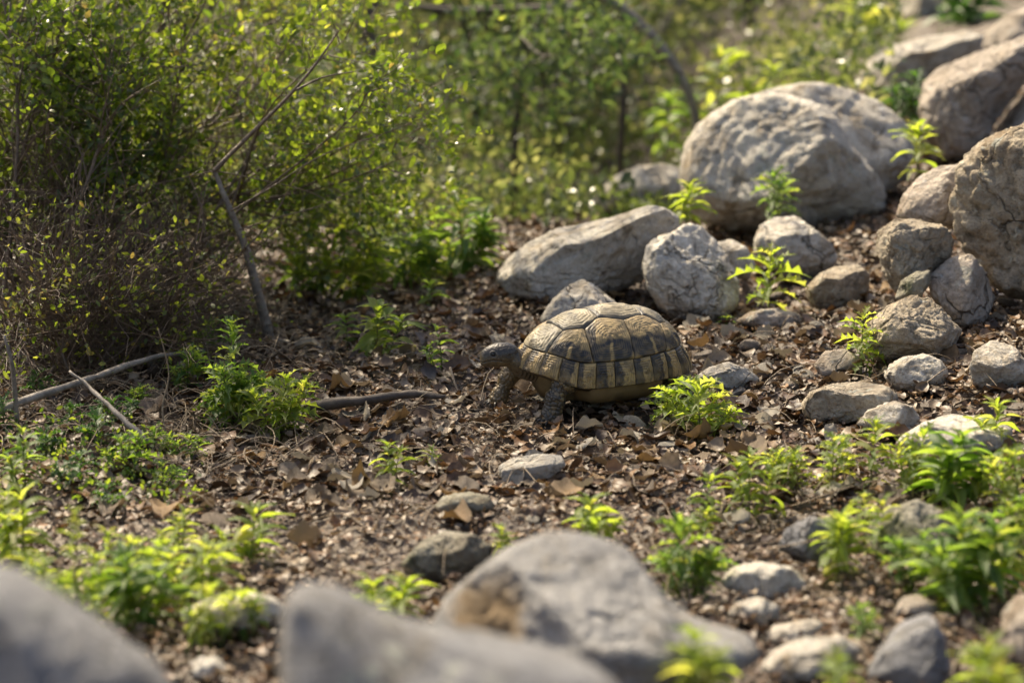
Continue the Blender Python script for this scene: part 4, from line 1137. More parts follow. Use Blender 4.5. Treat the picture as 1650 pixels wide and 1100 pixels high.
spec = [
    ('olive green shrub behind the leaning sapling', 560, 330, 6.10, 1.00, 1.24, 9000, .022, BACKM),
    ('olive shrub left of the thin dark sapling', 700, 330, 6.50, 0.98, 1.35, 9000, .022, BACKM),
    ('pale lit shrub behind the thin dark sapling', 840, 300, 6.90, 1.09, 1.33, 9000, .024, BACKM),
    ('olive shrub between the dark sapling and the arched branch', 960, 280, 6.30, 0.86, 1.11, 8000, .021, BACKM),
    ('shrub behind the foot of the arched branch', 1080, 240, 6.80, 1.09, 1.34, 8000, .023, BACKM),
    ('shrub beyond the crown of the largest boulder', 1250, 200, 7.40, 1.07, 1.19, 8000, .024, BACKM),
    ('shrub at the top behind the pale slab boulder', 1400, 150, 7.60, 1.07, 1.19, 7000, .024, BACKM),
    ('dark shrub above the boulders at the top right', 1560, 130, 7.40, 1.07, 1.19, 7000, .022, DARKM),
    ('shrub behind the glossy shrub near the left edge', 60, 350, 5.30, 1.04, 1.27, 8000, .020, BACKM),
    ('shrub seen through the twigs of the glossy shrub', 300, 350, 5.40, 1.03, 1.26, 9000, .020, BACKM),
    ('low shrub filling the gap left of the dark sapling trunk', 765, 372, 5.40, 0.48, 0.57, 7000, .018, BACKM),
    ('low shrub between the dark sapling and the low boulder', 890, 350, 5.45, 0.48, 0.57, 6000, .018, BACKM),
    ('broad shrub behind the twiggy mass', 430, 330, 6.60, 1.22, 1.47, 9000, .022, BACKM),
]
for k, s in enumerate(spec):
    bg_shrub(*s, seed=200 + k)
bg_shrub('tall dark green shrub added to shade the upper left corner', -110, 350, 3.75, 1.0, 1.9, 17000, .020, SHRUBM, 190, trunks=5, rad=.01, name='added_shade_shrub')  # mostly out of frame; added to shade the left shrub and dapple the ground
n = 48000
Yv = rng.uniform(3.85, 8.2, n); X = rng.uniform(-.24, .24, n) * Yv * 1.05; bh = (X < .16 * Yv) | (Yv > 5.4); X = np.where(bh, X, X - .3 * Yv)
hh = .30 * np.clip(.5 + .9 * noise(np.stack([X * 3, Yv * 3, X * 0], -1), 91), .08, 1) * sstep(3.6, 4.5, Yv)
Zt = H(X, Yv) + rng.random(n) * hh
dn = noise(np.stack([X * 4, Yv * 4, Zt * 6], -1), 92)
cols = np.repeat(np.clip(.42 + .3 * dn + rng.normal(0, .15, n), 0, 1)[:, None], 3, 1)
tag(leaf_cloud('undergrowth', BACKM, np.stack([X, Yv, Zt], -1), rng.normal(size=(n, 3)) + (0, 0, .4), .022 * rng.uniform(.6, 1.3, n), cols), 'low green undergrowth between the background shrubs', 'undergrowth', kind='stuff')
n = 85000
X = rng.uniform(-2.9, 2.9, n); Yv = rng.uniform(7.6, 10.5, n)
Zt = H(X, Yv) + rng.random(n) ** 1.3 * 1.3 * (.6 + .4 * noise(np.stack([X * 1.2, Yv, X * 0], -1), 3))
dn = noise(np.stack([X * 2, Yv * 2, Zt * 2.5], -1), 17)
k = dn > -.30
cols = np.repeat(np.clip(.5 + .35 * dn + rng.normal(0, .15, n), 0, 1)[:, None], 3, 1)
tag(leaf_cloud('thicket', BACKM, np.stack([X, Yv, Zt], -1)[k], rng.normal(size=(k.sum(), 3)), .032 * rng.uniform(.6, 1.3, k.sum()), cols[k]), 'far off thicket of olive green brush closing the view', 'thicket', kind='stuff')

# dark blue green sapling with the thin straight trunk
root = link('dark_sapling', None, loc=(P(828, 392, 4.35).x, 4.35, float(H(.0, 4.35)))); tag(root, 'thin dark trunked sapling with a loose dark green crown, centre of the background', 'sapling')
part_tube('trunk', [Vector(root.location), P(828, 300, 4.35), P(832, 200, 4.35), P(850, 90, 4.36), P(880, 0, 4.38)], [.0085, .007, .006, .005, .004], BARKD, root)
r = np.random.default_rng(77)
tw = Buf(); lp = []
for a, b_, s in [(760, 150, 60), (820, 110, 70), (880, 150, 60), (910, 90, 60), (860, 60, 60), (930, 40, 50), (790, 80, 50), (900, 10, 70), (960, 60, 40), (730, 110, 40), (850, 170, 50), (1000, 90, 35)]:
    c_ = np.array(P(a, b_, 4.36 + r.normal(0, .1))); s_ = s * 4.36 / F
    tube_buf(tw, curve_pts([P(840, 150 if b_ > 60 else 60, 4.36), (c_ + np.array(P(840, 150, 4.36))) / 2 + r.normal(0, .02, 3), c_], 8) - np.array(root.location), np.linspace(.003, .001, 8), 4)
    lp.append(c_ + r.normal(0, .85, (150, 3)) * (s_, s_ * 1.5, s_ * 1.1))
tag(link('twigs', tw.mesh('twigs', BARKD), root), kind='stuff')
lp = np.concatenate(lp)
tag(leaf_cloud('crown', DARKM, lp, r.normal(size=lp.shape), .022 * r.uniform(.6, 1.3, len(lp)), r.uniform(0, 1, (len(lp), 1)).repeat(3, 1), root, .35, loc=root.location), kind='stuff')

def bare_trunk(label, pts, rads, name='bare_tree', mat=BARKD, cat='tree', Y=4.7):
    pp = [P(a, b_, Y + .01 * i) for i, (a, b_) in enumerate(pts)]
    x, y = pp[0].x, pp[0].y
    foot = Vector((x, y, float(H(x, y)) - .02))
    root = link(name, None, loc=foot); tag(root, label, cat)
    part_tube('trunk', [foot] + pp if foot.z < pp[0].z - .03 else pp, [a * Y / F for a in rads], mat, root, 24, 10)
    return root
rt = bare_trunk('smooth arched brown branch bending over behind the largest boulder', [(1122, 195), (1100, 130), (1060, 70), (1010, 20), (960, -10), (880, -25)], [8, 8, 8.5, 9, 8, 6], 'arched_branch', BARK, 'branch', 4.5)
rt = bare_trunk('dark slanting trunk rising left behind the green herbs', [(690, 345), (655, 300), (630, 230), (610, 120), (590, 0)], [7, 7, 6, 6, 5], Y=4.75)
bare_trunk('thin trunk forking right beside the dark slanting trunk', [(706, 330), (690, 290), (672, 240), (665, 160), (680, 40)], [4, 4, 4, 3, 2], Y=4.9)
bare_trunk('slender trunk leaning right before the dark sapling', [(775, 350), (795, 290), (825, 250), (860, 180)], [4, 4, 3, 2], Y=4.9)
bare_trunk('blurred upright trunk above the largest boulder crown', [(1212, 130), (1210, 60), (1205, -20)], [10, 9, 9], Y=5.7)
bare_trunk('second blurred trunk, paler and leaning, above the crown of the largest boulder', [(1250, 120), (1300, 40), (1320, -30)], [6, 6, 5], Y=5.9)
bare_trunk('crooked dark trunk between the dark sapling and the arched branch', [(905, 330), (915, 240), (900, 150), (925, 60), (960, -20)], [6, 5, 5, 4, 4], Y=5.3)
bare_trunk('pale leaning trunk far behind the arched branch', [(1010, 260), (1030, 160), (1065, 60), (1110, -30)], [5, 5, 4, 4], mat=BARK, Y=5.6)
bare_trunk('far thin trunk at the top between sapling and arched branch', [(965, 200), (960, 90), (975, -20)], [4, 4, 3], Y=5.9)
bare_trunk('blurred dark trunk left of the leaning trunk pair', [(560, 300), (600, 180), (590, 60), (620, -30)], [8, 7, 7, 6], Y=5.2)
bare_trunk('horizontal dark limb along the top edge of the photo', [(1000, 5), (900, 12), (760, 18), (640, 8)], [6, 7, 6, 4], 'hanging_limb', BARKD, 'branch', 4.8)

# ------------------------------------------------------------------ the tortoise
T_ROOT = Vector((.1055, 2.75, .003)); YAW = math.radians(28)
tort = link('tortoise', None, loc=T_ROOT)
tort.rotation_euler = (0, 0, PI + YAW)
tag(tort, 'tortoise with a domed yellow and black shell walking left over the leaf litter', 'tortoise')
LX, WY, HZ = .103, .069, .085

def shell(p, off=0.0):
    """disc coordinates (x forward, y left) to the surface of the carapace"""
    p = np.asarray(p, float)
    r = np.linalg.norm(p, axis=-1); al = np.arctan2(p[..., 1], p[..., 0])
    def pos(r, al):
        ca, sa = np.cos(al), np.sin(al)
        t = np.clip(r, 0, 1.15) * PI / 2
        back = sstep(.2, -1, ca)
        f = np.sin(np.minimum(t, PI / 2)) ** (1.0 - .18 * back)
        g = np.where(t < PI / 2, np.abs(np.cos(t)) ** (1.0 - .12 * back), 0)
        flare = np.maximum(0, r - .80) * (.32 * sstep(.45, .95, np.abs(ca)) + .05)
        f = f + flare
        zr = .041 + .017 * sstep(.5, 1, ca) - .004 * sstep(.3, 1, -ca)
        z = zr + (.1165 - zr) * g - np.maximum(0, r - 1) * .03
        X = LX * f * np.sign(ca) * np.abs(ca) ** .93
        Y_ = WY * f * np.sign(sa) * np.abs(sa) ** .9
        return np.stack([X, Y_, z], -1)
    q0 = pos(r, al)
    e = 1e-3
    # normal from the disc derivatives
    px_ = p + np.array([e, 0]); py_ = p + np.array([0, e])
    qx = pos(np.linalg.norm(px_, axis=-1), np.arctan2(px_[..., 1], px_[..., 0]))
    qy = pos(np.linalg.norm(py_, axis=-1), np.arctan2(py_[..., 1], py_[..., 0]))
    nn = np.cross(qx - q0, qy - q0); nn /= np.linalg.norm(nn, axis=-1, keepdims=True) + 1e-12
    off = np.asarray(off, float)
    return q0 + nn * off[..., None] if off.ndim else q0 + nn * off

m, ns, ls = newmat('tortoise_shell')
a_ = N(ns, 'ShaderNodeAttribute', attribute_name='col')
tc = ns.new('ShaderNodeTexCoord')
t1 = N(ns, 'ShaderNodeTexNoise'); t1.inputs['Scale'].default_value = 900; t1.inputs['Detail'].default_value = 4; ls.new(tc.outputs['Object'], t1.inputs['Vector'])
t2 = N(ns, 'ShaderNodeTexNoise'); t2.inputs['Scale'].default_value = 90; t2.inputs['Detail'].default_value = 5; ls.new(tc.outputs['Object'], t2.inputs['Vector'])
c = mixc(ns, ls, .45, a_.outputs['Color'], ramp(ns, ls, t2.outputs[0], [(.3, g3(.3)), (.7, g3(.68))]), 'OVERLAY')
b = N(ns, 'ShaderNodeBump'); b.inputs['Strength'].default_value = .35; b.inputs['Distance'].default_value = .0006
ls.new(t1.outputs[0], b.inputs['Height'])
p = ns.new('ShaderNodeBsdfPrincipled'); p.inputs['Roughness'].default_value = .48; p.inputs['Specular IOR Level'].default_value = .45
c = mixc(ns, ls, ramp(ns, ls, t2.outputs[0], [(.56, g3(0)), (.72, g3(.55))]), c, (.10, .082, .058))
ls.new(c, p.inputs['Base Color']); ls.new(b.outputs[0], p.inputs['Normal'])
o = ns.new('ShaderNodeOutputMaterial'); ls.new(p.outputs[0], o.inputs[0])
SHELLM = m

YEL = np.array((.42, .285, .11)); TAN = np.array((.33, .275, .17)); DRK = np.array((.010, .0105, .012)); GRY = np.array((.085, .08, .07))
def scute_mesh(poly, kind, seed, centre=None):
    poly = np.asarray(poly, float)
    n_ring, n_seg = 30, 80
    # resample the outline
    nx = np.roll(poly, -1, 0); L = np.linalg.norm(nx - poly, axis=1); cum = np.concatenate([[0], np.cumsum(L)])
    s = np.linspace(0, cum[-1], n_seg, endpoint=False)
    k = np.searchsorted(cum, s, 'right') - 1
    out = poly[k] + (nx[k] - poly[k]) * ((s - cum[k]) / L[k])[:, None]
    lo, hi = poly.min(0), poly.max(0)
    c = poly.mean(0) if centre is None else np.asarray(centre, float)
    t = (np.arange(1, n_ring + 1) / n_ring) ** .9
    rin = c + (out - c)[None] * t[:, None, None]
    # inner rings are rounder than the outline
    rad_m = np.linalg.norm(out - c, axis=1).mean()
    an = np.arctan2(out[:, 1] - c[1], out[:, 0] - c[0])
    circ = c + np.stack([np.cos(an), np.sin(an)], -1)[None] * rad_m * t[:, None, None] * .8
    wgt = (1 - t[:, None, None]) ** 1.2 * .6
    rin = rin * (1 - wgt) + circ * wgt
    pts = np.concatenate([[c], rin.reshape(-1, 2)])
    tt = np.concatenate([[0], np.repeat(t, n_seg)])
    rings = {'v': 8, 'c': 10, 'm': 7}[kind]
    q3 = np.stack([pts[:, 0] * 9 + seed, pts[:, 1] * 9, pts[:, 0] * 0], -1)
    wob = tt + .035 * noise(q3, 7)
    saw = (wob * rings) % 1.0
    step = np.abs(saw - .5) * 2; fine_ = np.abs(((wob + .03 * noise(q3 * 2.7, 57)) * rings * 2.6) % 1.0 - .5) * 2
    h = .0021 * (1 - tt ** 2) + .00075 * (step - .5) * sstep(.15, .3, tt) * (1 - sstep(.93, .97, tt)) - .0016 * sstep(.955, 1, tt)
    h = h + .00035 * noise(q3 * 6, 13) + .00016 * (fine_ - .5) * sstep(.2, .35, tt) + .0005 * fbm(q3 * 1.4, 3, 63)
    if kind == 'v': h = h + .0008 * (1 - tt)
    V = shell(pts, h + .0012)
    # pattern, in scute coordinates: u toward the head, v toward the rim
    side = 1 if c[1] >= 0 else -1
    if kind == 'v':
        u = (pts[:, 0] - c[0]) / (hi[0] - lo[0]) * 2; v = np.abs(pts[:, 1]) / (hi[1] - lo[1]) * 2
        dark = .75 * sstep(.16, .08, tt) + .8 * sstep(.80, .92, tt) * (u > -.4) + .35 * sstep(.55, .9, u)
        base = TAN * .95
    else:
        er = c / np.linalg.norm(c); et = np.array([er[1], -er[0]]) * side     # et points toward the head
        dpt = pts - c
        au, av = dpt @ et, dpt @ er
        u = au / (np.abs((out - c) @ et).max()); v = av / (np.abs((out - c) @ er).max())
        if kind == 'c':
            nz = .12 * noise(q3 * 2.2, 19)
            low = sstep(-.12, .10, v + nz) * (1 - sstep(.80, .92, np.abs(u + .08) + nz)) * (1 - sstep(.085, .04, np.abs(u + .02 + nz * .25)))
            wedge = sstep(.50, .62, u + nz) * sstep(.75, .3, v) * sstep(-1.0, -.5, v + .9)
            areo = sstep(.20, .12, tt)
            dark = np.clip(low + wedge + areo * .8 + .35 * sstep(.2, .5, -v) * sstep(.4, .7, -u), 0, 1)
            base = YEL * (1 - .35 * sstep(.2, -.6, v))[:, None] + TAN * (.35 * sstep(.2, -.6, v))[:, None]
        else:
            nz = .2 * noise(q3 * 3, 23) + .25 * noise(q3 * 1.1, 24)
            wv = .34 * math.sin(seed * 2.7); band = sstep(-.12 + wv, .02 + wv, u + nz * .6) * (1 - sstep(.72 + .5 * wv, .9 + .5 * wv, u + nz * .4 + .25 * np.clip(v, -1, 0)))
            dark = band * (.55 + .45 * sstep(-.2, .7, v + nz)) * (1 - sstep(.82, .95, v)) + .75 * band * sstep(.2, -.6, v)
            dark = np.clip(dark, 0, 1)
            base = YEL * .9
    dark = np.clip(dark * (.95 + .2 * noise(q3 * 3, 29)), 0, 1)
    dark = dark * (1 - .18 * sstep(.55, .95, step) * sstep(.2, .3, tt))
    dark = np.maximum(dark, .55 * sstep(.34, .05, step) * sstep(.2, .3, tt))
    dark = np.maximum(dark, .30 * sstep(.4, .0, fine_) * sstep(.25, .4, tt) * np.clip(.5 + noise(q3 * 2, 71), 0, 1))
    dark = np.maximum(dark, .5 * sstep(.25, .6, fbm(q3 * 3.1, 4, 83)))
    dark = np.maximum(dark, .85 * sstep(.965, .995, tt))
    wear = np.clip(.5 + .6 * noise(q3 * 1.3, 41), 0, 1)[:, None]
    base = np.broadcast_to(base, (len(pts), 3)) * (.82 + .3 * wear)
    col = base * (1 - dark)[:, None] + (DRK * (1 - .5 * wear) + GRY * .28 * wear) * dark[:, None]
    i = 1 + np.arange(n_ring - 1)[:, None] * n_seg; j = np.arange(n_seg)[None]; j2 = (j + 1) % n_seg
    Qd = np.stack([i + j, i + n_seg + j, i + n_seg + j2, i + j2], -1).reshape(-1, 4)
    T1 = np.concatenate([Qd[:, :3], Qd[:, [0, 2, 3]]])
    j = np.arange(n_seg); cap = np.stack([np.zeros(n_seg, int), 1 + j, 1 + (j + 1) % n_seg], -1)
    Fc = np.concatenate([T1, cap])
    # orient outward: signed area of the outline decides
    ar = (poly[:, 0] * nx[:, 1] - nx[:, 0] * poly[:, 1]).sum()
    if ar < 0: Fc = Fc[:, ::-1]
    return mesh_np('scute', V, Fc, SHELLM, np.clip(col, .01, .8))

def ring_pts(a0, a1, r=.76, n=7):
    a = np.radians(np.linspace(a0, a1, n)); return [(r * math.cos(x), r * math.sin(x)) for x in a]
def ang(p): return math.degrees(math.atan2(p[1], p[0]))
nA = .76
vp = {'a': ring_pts(9, 9, nA, 1)[0], 'b': ring_pts(23, 23, nA, 1)[0], 'c1': (.43, .19), 'd1': (.27, .30), 'c2': (.115, .20), 'd2': (-.05, .305), 'c3': (-.215, .20), 'd3': (-.37, .285), 'c4': (-.50, .15), 'e': ring_pts(157, 157, nA, 1)[0]}
def mir(p): return (p[0], -p[1])
def full(side): return [mir(p) for p in side[::-1]]
verts_side = {
    1: ring_pts(0, 23, nA, 5)[1:] + [vp['c1']],
    2: [vp['c1'], vp['d1'], vp['c2']], 3: [vp['c2'], vp['d2'], vp['c3']], 4: [vp['c3'], vp['d3'], vp['c4']],
    5: [vp['c4']] + ring_pts(157, 180, nA, 5)[:-1]}
car = link('carapace', None, tort)
base_pts = []
sct = []
for k, sd_ in verts_side.items():
    poly = sd_ + full(sd_)
    if k == 1: poly = [(nA, 0)] + poly
    if k == 5: poly = sd_ + [(-nA, 0)] + full(sd_)
    sct.append((poly, 'v', k, (np.mean([p[0] for p in poly]), 0)))
for sgn in (1, -1):
    C1 = [vp['b'], vp['c1'], vp['d1']] + ring_pts(64, 23, nA, 8)[:-1]
    C2 = [vp['d1'], vp['c2'], vp['d2']] + ring_pts(93, 64, nA, 7)
    C3 = [vp['d2'], vp['c3'], vp['d3']] + ring_pts(122, 93, nA, 7)
    C4 = [vp['d3'], vp['c4']] + ring_pts(157, 122, nA, 8)
    for k, c_ in enumerate((C1, C2, C3, C4)):
        cen = np.mean(c_, 0) * .90
        poly = c_ if sgn == 1 else [mir(p) for p in c_]
        sct.append((poly, 'c', 10 + k + (5 if sgn < 0 else 0), cen * (1, sgn)))
    mb = [5, 23, 39, 53, 66, 79, 92, 105, 119, 134, 149, 164, 180]
    for k in range(12):
        a0, a1 = mb[k], mb[k + 1]
        inn = ring_pts(a0, a1, nA, 4); ro = 1.0 + .012
        outp = [(ro * math.cos(math.radians(x)), ro * math.sin(math.radians(x))) for x in np.linspace(a1, a0, 5)]
        poly = inn + outp
        am = math.radians(a0 * .6 + a1 * .4)
        cen = np.array((.93 * math.cos(am), .93 * math.sin(am)))
        if sgn < 0: poly = [mir(p) for p in poly]; cen = cen * (1, -1)
        sct.append((poly, 'm', 30 + k + (20 if sgn < 0 else 0), cen))
poly = ring_pts(-5, 5, nA, 3) + [(1.0 * math.cos(math.radians(x)), 1.0 * math.sin(math.radians(x))) for x in (5, 0, -5)]
sct.append((poly, 'm', 70, (.88, 0)))
for poly, kd, sd_, cen in sct:
    link('scute', scute_mesh(poly, kd, sd_, cen), car)
# bony shell below the scutes, closed underneath
nr, na = 26, 120
rr = np.linspace(0, 1.0, nr); aa = np.linspace(0, 2 * PI, na, endpoint=False)
pp = np.stack([rr[:, None] * np.cos(aa), rr[:, None] * np.sin(aa)], -1)
Vb = shell(pp, -.0012)
inner = Vb.copy()[::-1] * (.93, .93, 1) + (0, 0, -.001); inner[..., 2] = np.minimum(inner[..., 2] - .004, inner[..., 2])
Vb = np.concatenate([Vb, inner[:12]]).reshape(-1, 3)
nt_ = nr + 12
i = np.arange(nt_ - 1)[:, None] * na; j = np.arange(na)[None]; j2 = (j + 1) % na
Qb = np.stack([i + j, i + na + j, i + na + j2, i + j2], -1).reshape(-1, 4)
link('shell_bone', mesh_np('shell_bone', Vb, Qb, SHELLM, np.tile(np.array((.06, .048, .03)), (len(Vb), 1))), car)
# plastron with the bridges that join it to the carapace
ca = np.cos(aa)
lobe = np.interp(np.abs(ca), [0, .45, .62, .78, .92, 1], [.965, .96, .80, .70, .80, .84])
levels = [(1.0, .042), (.985, .034), (.95, .026), (.86, .0195), (.7, .017), (.4, .0165), (0.02, .0165)]
Vp = []
for f_, z_ in levels:
    rim = shell(np.stack([np.cos(aa), np.sin(aa)], -1), 0)
    bulge = sstep(.75, .4, np.abs(ca))
    zz = z_ + (.0 if f_ < .9 else .006 * sstep(.5, 1, ca) * 1)
    x = rim[:, 0] * lobe * f_; y = rim[:, 1] * lobe * f_
    z = np.full(na, z_) if np.isscalar(zz) else zz
    Vp.append(np.stack([x, y, z], -1))
Vp = np.concatenate(Vp)
i = np.arange(len(levels) - 1)[:, None] * na
Qp = np.stack([i + j, i + j2, i + na + j2, i + na + j], -1).reshape(-1, 4)
cp = np.tile(np.array((.17, .115, .05)), (len(Vp), 1)) * (1 - .6 * sstep(.1, .5, noise(Vp * 70, 3)))[:, None]
link('plastron', mesh_np('plastron', Vp, Qp[:, ::-1], SHELLM, cp), tort)

# body: one continuous skin grown from lofted forms, fused
def loft(secs, sides=20):
    """secs: (centre, half width, half height, axis dir)"""
    V, Fc = [], []
    for c_, w_, h_, ax in secs:
        ax = np.array(ax, float); ax /= np.linalg.norm(ax)
        sd_ = np.cross([0, 0, 1], ax) if abs(ax[2]) < .9 else np.cross(ax, [0, -1, 0]) * 1.0
        if abs(ax[2]) >= .9: sd_ = np.array([1., 0, 0]) - ax * ax[0]
        sd_ /= np.linalg.norm(sd_); up = np.cross(ax, sd_)
        a = np.linspace(0, 2 * PI, sides, endpoint=False)
        for x in a: V.append(np.array(c_) + sd_ * math.cos(x) * w_ + up * math.sin(x) * h_)
    n = len(secs)
    for k in range(n - 1):
        for j_ in range(sides):
            Fc.append((k * sides + j_, k * sides + (j_ + 1) % sides, (k + 1) * sides + (j_ + 1) % sides, (k + 1) * sides + j_))
    Fc.append(tuple(range(sides))[::-1]); Fc.append(tuple((n - 1) * sides + j_ for j_ in range(sides)))
    return V, Fc
bm = bmesh.new()
def add_loft(secs):
    V, Fc = loft(secs)
    vs_ = [bm.verts.new(v) for v in V]
    for f in Fc: bm.faces.new([vs_[i] for i in f])
HC = np.array((.1285, -.015, .0725)); HR = math.radians(-16)      # head centre
X1 = (1, 0, 0)
# trunk inside the shell
add_loft([((-.085, 0, .045), .02, .012, X1), ((-.06, 0, .045), .045, .02, X1), ((0, 0, .05), .055, .025, X1), ((.055, 0, .048), .045, .02, X1), ((.08, 0, .05), .02, .012, X1)])
# neck
add_loft([((.05, 0, .047), .019, .015, X1), ((.078, -.004, .050), .020, .0165, (1, -.1, .2)), ((.098, -.008, .057), .0165, .0150, (1, -.2, .5)), ((.111, -.011, .0655), .0135, .0135, (1, -.25, .4)), ((.121, -.0135, .071), .011, .011, (1, -.28, 0))])
# head
HA = np.array((math.cos(HR), math.sin(HR), 0))
hx = [(-.0225, .0060, .0065, .000), (-.018, .0103, .0100, .0002), (-.011, .0128, .0130, .0004), (-.003, .0132, .0140, .0000), (.004, .0120, .0137, -.0004), (.010, .0103, .0126, -.0012),
      (.015, .0086, .0112, -.0022), (.0188, .0068, .0094, -.0032), (.0212, .0042, .0066, -.0042)]
add_loft([(HC + HA * x + (0, 0, dz), w_, h_, HA) for x, w_, h_, dz in hx])
# near (left) front leg: shoulder, elbow, straight forearm, club foot
def leg(pts):
    secs = []
    P_ = [np.array(p[0], float) for p in pts]
    for k, (c_, w_, h_) in enumerate(pts):
        d = P_[min(k + 1, len(P_) - 1)] - P_[max(k - 1, 0)]
        secs.append((c_, w_, h_, d))
    add_loft(secs)
leg([((.045, .030, .046), .014, .014), ((.064, .038, .047), .0145, .0145), ((.078, .040, .042), .0135, .0135), ((.084, .040, .030), .0118, .0125), ((.086, .039, .018), .0108, .0112), ((.089, .038, .008), .0118, .0120), ((.0915, .038, .001), .0118, .0115), ((.0915, .038, -.002), .008, .008)])
leg([((.05, -.026, .046), .014, .014), ((.074, -.044, .046), .014, .0135), ((.090, -.052, .041), .0125, .0125), ((.098, -.055, .029), .0105, .011), ((.104, -.056, .016), .0098, .010), ((.108, -.057, .006), .0105, .0105), ((.109, -.057, .001), .007, .007)])
for sg, xo in ((1, -.004), (-1, .014)):
    leg([((-.045 + xo, sg * .028, .044), .015, .015), ((-.066 + xo, sg * .042, .040), .0155, .015), ((-.074 + xo, sg * .047, .028), .0135, .0135), ((-.076 + xo, sg * .048, .014), .0125, .0125), ((-.074 + xo, sg * .048, .004), .0130, .0130), ((-.073 + xo, sg * .048, -.001), .009, .009)])
# tail
leg([((-.075, 0, .040), .009, .008), ((-.095, .002, .033), .006, .006), ((-.108, .004, .025), .0025, .0025)])
tmp = bpy.data.meshes.new('tmp'); bm.to_mesh(tmp); bm.free()
tmpo = bpy.data.objects.new('tmp', tmp); COL.objects.link(tmpo)
md = tmpo.modifiers.new('r', 'REMESH'); md.mode = 'VOXEL'; md.voxel_size = .00095; md.use_smooth_shade = True
md = tmpo.modifiers.new('s', 'SMOOTH'); md.iterations = 9; md.factor = .5
dg = bpy.context.evaluated_depsgraph_get()
body = bpy.data.meshes.new_from_object(tmpo.evaluated_get(dg))
bpy.data.objects.remove(tmpo); bpy.data.meshes.remove(tmp)
nv = len(body.vertices)
co = np.empty(nv * 3, np.float32); body.vertices.foreach_get('co', co); co = co.reshape(-1, 3).astype(float)
no = np.empty(nv * 3, np.float32); body.vertex_normals.foreach_get('vector', no); no = no.reshape(-1, 3).astype(float)
hd = co - HC
hd = np.stack([hd[:, 0] * math.cos(HR) + hd[:, 1] * math.sin(HR), -hd[:, 0] * math.sin(HR) + hd[:, 1] * math.cos(HR), hd[:, 2]], -1)
is_head = sstep(-.024, -.018, hd[:, 0]) * (co[:, 0] > .098) * (co[:, 2] > .050)
is_leg = (1 - sstep(.052, .062, co[:, 2])) * (1 - is_head) * np.maximum(sstep(.020, .026, np.abs(co[:, 1])), sstep(.040, .034, co[:, 2]))
neck = (1 - is_head) * (1 - is_leg)
def cells(p, s, seed):
    """distance to nearest and second nearest jittered point"""
    g = np.floor(p / s); best = np.full(len(p), 9.); sec = np.full(len(p), 9.); idv = np.zeros(len(p))
    for dx in (-1, 0, 1):
        for dy in (-1, 0, 1):
            for dz in (-1, 0, 1):
                c_ = g + (dx, dy, dz)
                jx = np.stack([_h(c_[:, 0], c_[:, 1], c_[:, 2], seed + q_) for q_ in range(3)], -1) * .42 + .5
                d = np.linalg.norm(p / s - (c_ + jx), axis=1)
                nb = d < best
                sec = np.where(nb, best, np.minimum(sec, d)); idv = np.where(nb, jx[:, 0], idv); best = np.where(nb, d, best)
    return best, sec, idv
b1, s1, id1 = cells(co, .0052, 5)
b2, s2, id2 = cells(co * (1, 1, 1.2), .0034, 9)
sc_leg = sstep(.03, .22, s1 - b1); sc_head = sstep(.02, .16, s2 - b2)
disp = is_leg * (.0011 * sc_leg - .0004) + is_head * (.00055 * sc_head)
disp += neck * (.0006 * np.sin(co[:, 0] * 1500 + 4 * noise(co * 60, 3)))
# mouth line, nostril, brow, eye socket
side = np.abs(hd[:, 1])
mz = -.0050 + .0012 * np.sin(np.clip(hd[:, 0], -.004, .02) * 200) - .0010 * sstep(.014, .02, hd[:, 0])
mouth = np.exp(-((hd[:, 2] - mz) / .00055) ** 2) * sstep(-.006, -.001, hd[:, 0]) * is_head
disp -= .0015 * mouth
disp += is_head * .0005 * np.exp(-((hd[:, 2] - mz - .0014) / .0010) ** 2) * sstep(.0, .01, hd[:, 0])
ex, ez = .0085, .0028
de = np.sqrt((hd[:, 0] - ex) ** 2 + ((hd[:, 2] - ez) * 1.15) ** 2)
disp += is_head * (side > .004) * (-.0016 * np.exp(-(de / .0020) ** 2) + .0009 * np.exp(-((de - .0036) / .0009) ** 2))
tym = np.sqrt((hd[:, 0] + .0095) ** 2 + ((hd[:, 2] - .0006)) ** 2)
disp += is_head * (side > .006) * (-.0006 * np.exp(-(tym / .003) ** 2))
nos = np.sqrt((hd[:, 0] - .0190) ** 2 + (hd[:, 2] + .0) ** 2 + (side - .0022) ** 2); disp -= is_head * .0010 * np.exp(-(nos / .0009) ** 2)
co2 = co + no * disp[:, None]
body.vertices.foreach_set('co', co2.astype(np.float32).ravel())
SK_D = np.array((.040, .033, .024)); SK_M = np.array((.105, .078, .045)); SK_Y = np.array((.20, .14, .065))
top_h = sstep(-.006, .004, hd[:, 2])
nz = noise(co * 160, 5); nz2 = noise(co * 60, 15)
ch = SK_M * (1 - top_h)[:, None] + SK_D * 1.25 * top_h[:, None]
ch = ch * (1 - .65 * (1 - sc_head) * (hd[:, 0] < .015))[:, None] * (1 + .25 * nz)[:, None]
pale = sstep(.35, .6, id2) * (1 - top_h) * .5 + .6 * np.exp(-((hd[:, 2] - mz + .003) / .0016) ** 2) * sstep(-.016, -.006, hd[:, 0]) * sstep(.010, -.002, hd[:, 0])
ch = ch * (1 - np.clip(pale, 0, 1))[:, None] + SK_Y * .75 * np.clip(pale, 0, 1)[:, None]
ch = ch * (1 + .9 * np.exp(-((de - .0040) / .0009) ** 2) * (side > .004))[:, None]
ch = ch * (1 - .55 * np.exp(-(de / .0022) ** 2) * (side > .004))[:, None]
ch = ch * (1 - .85 * mouth)[:, None] * (1 - .6 * np.exp(-(tym / .0028) ** 2) * (side > .006))[:, None]
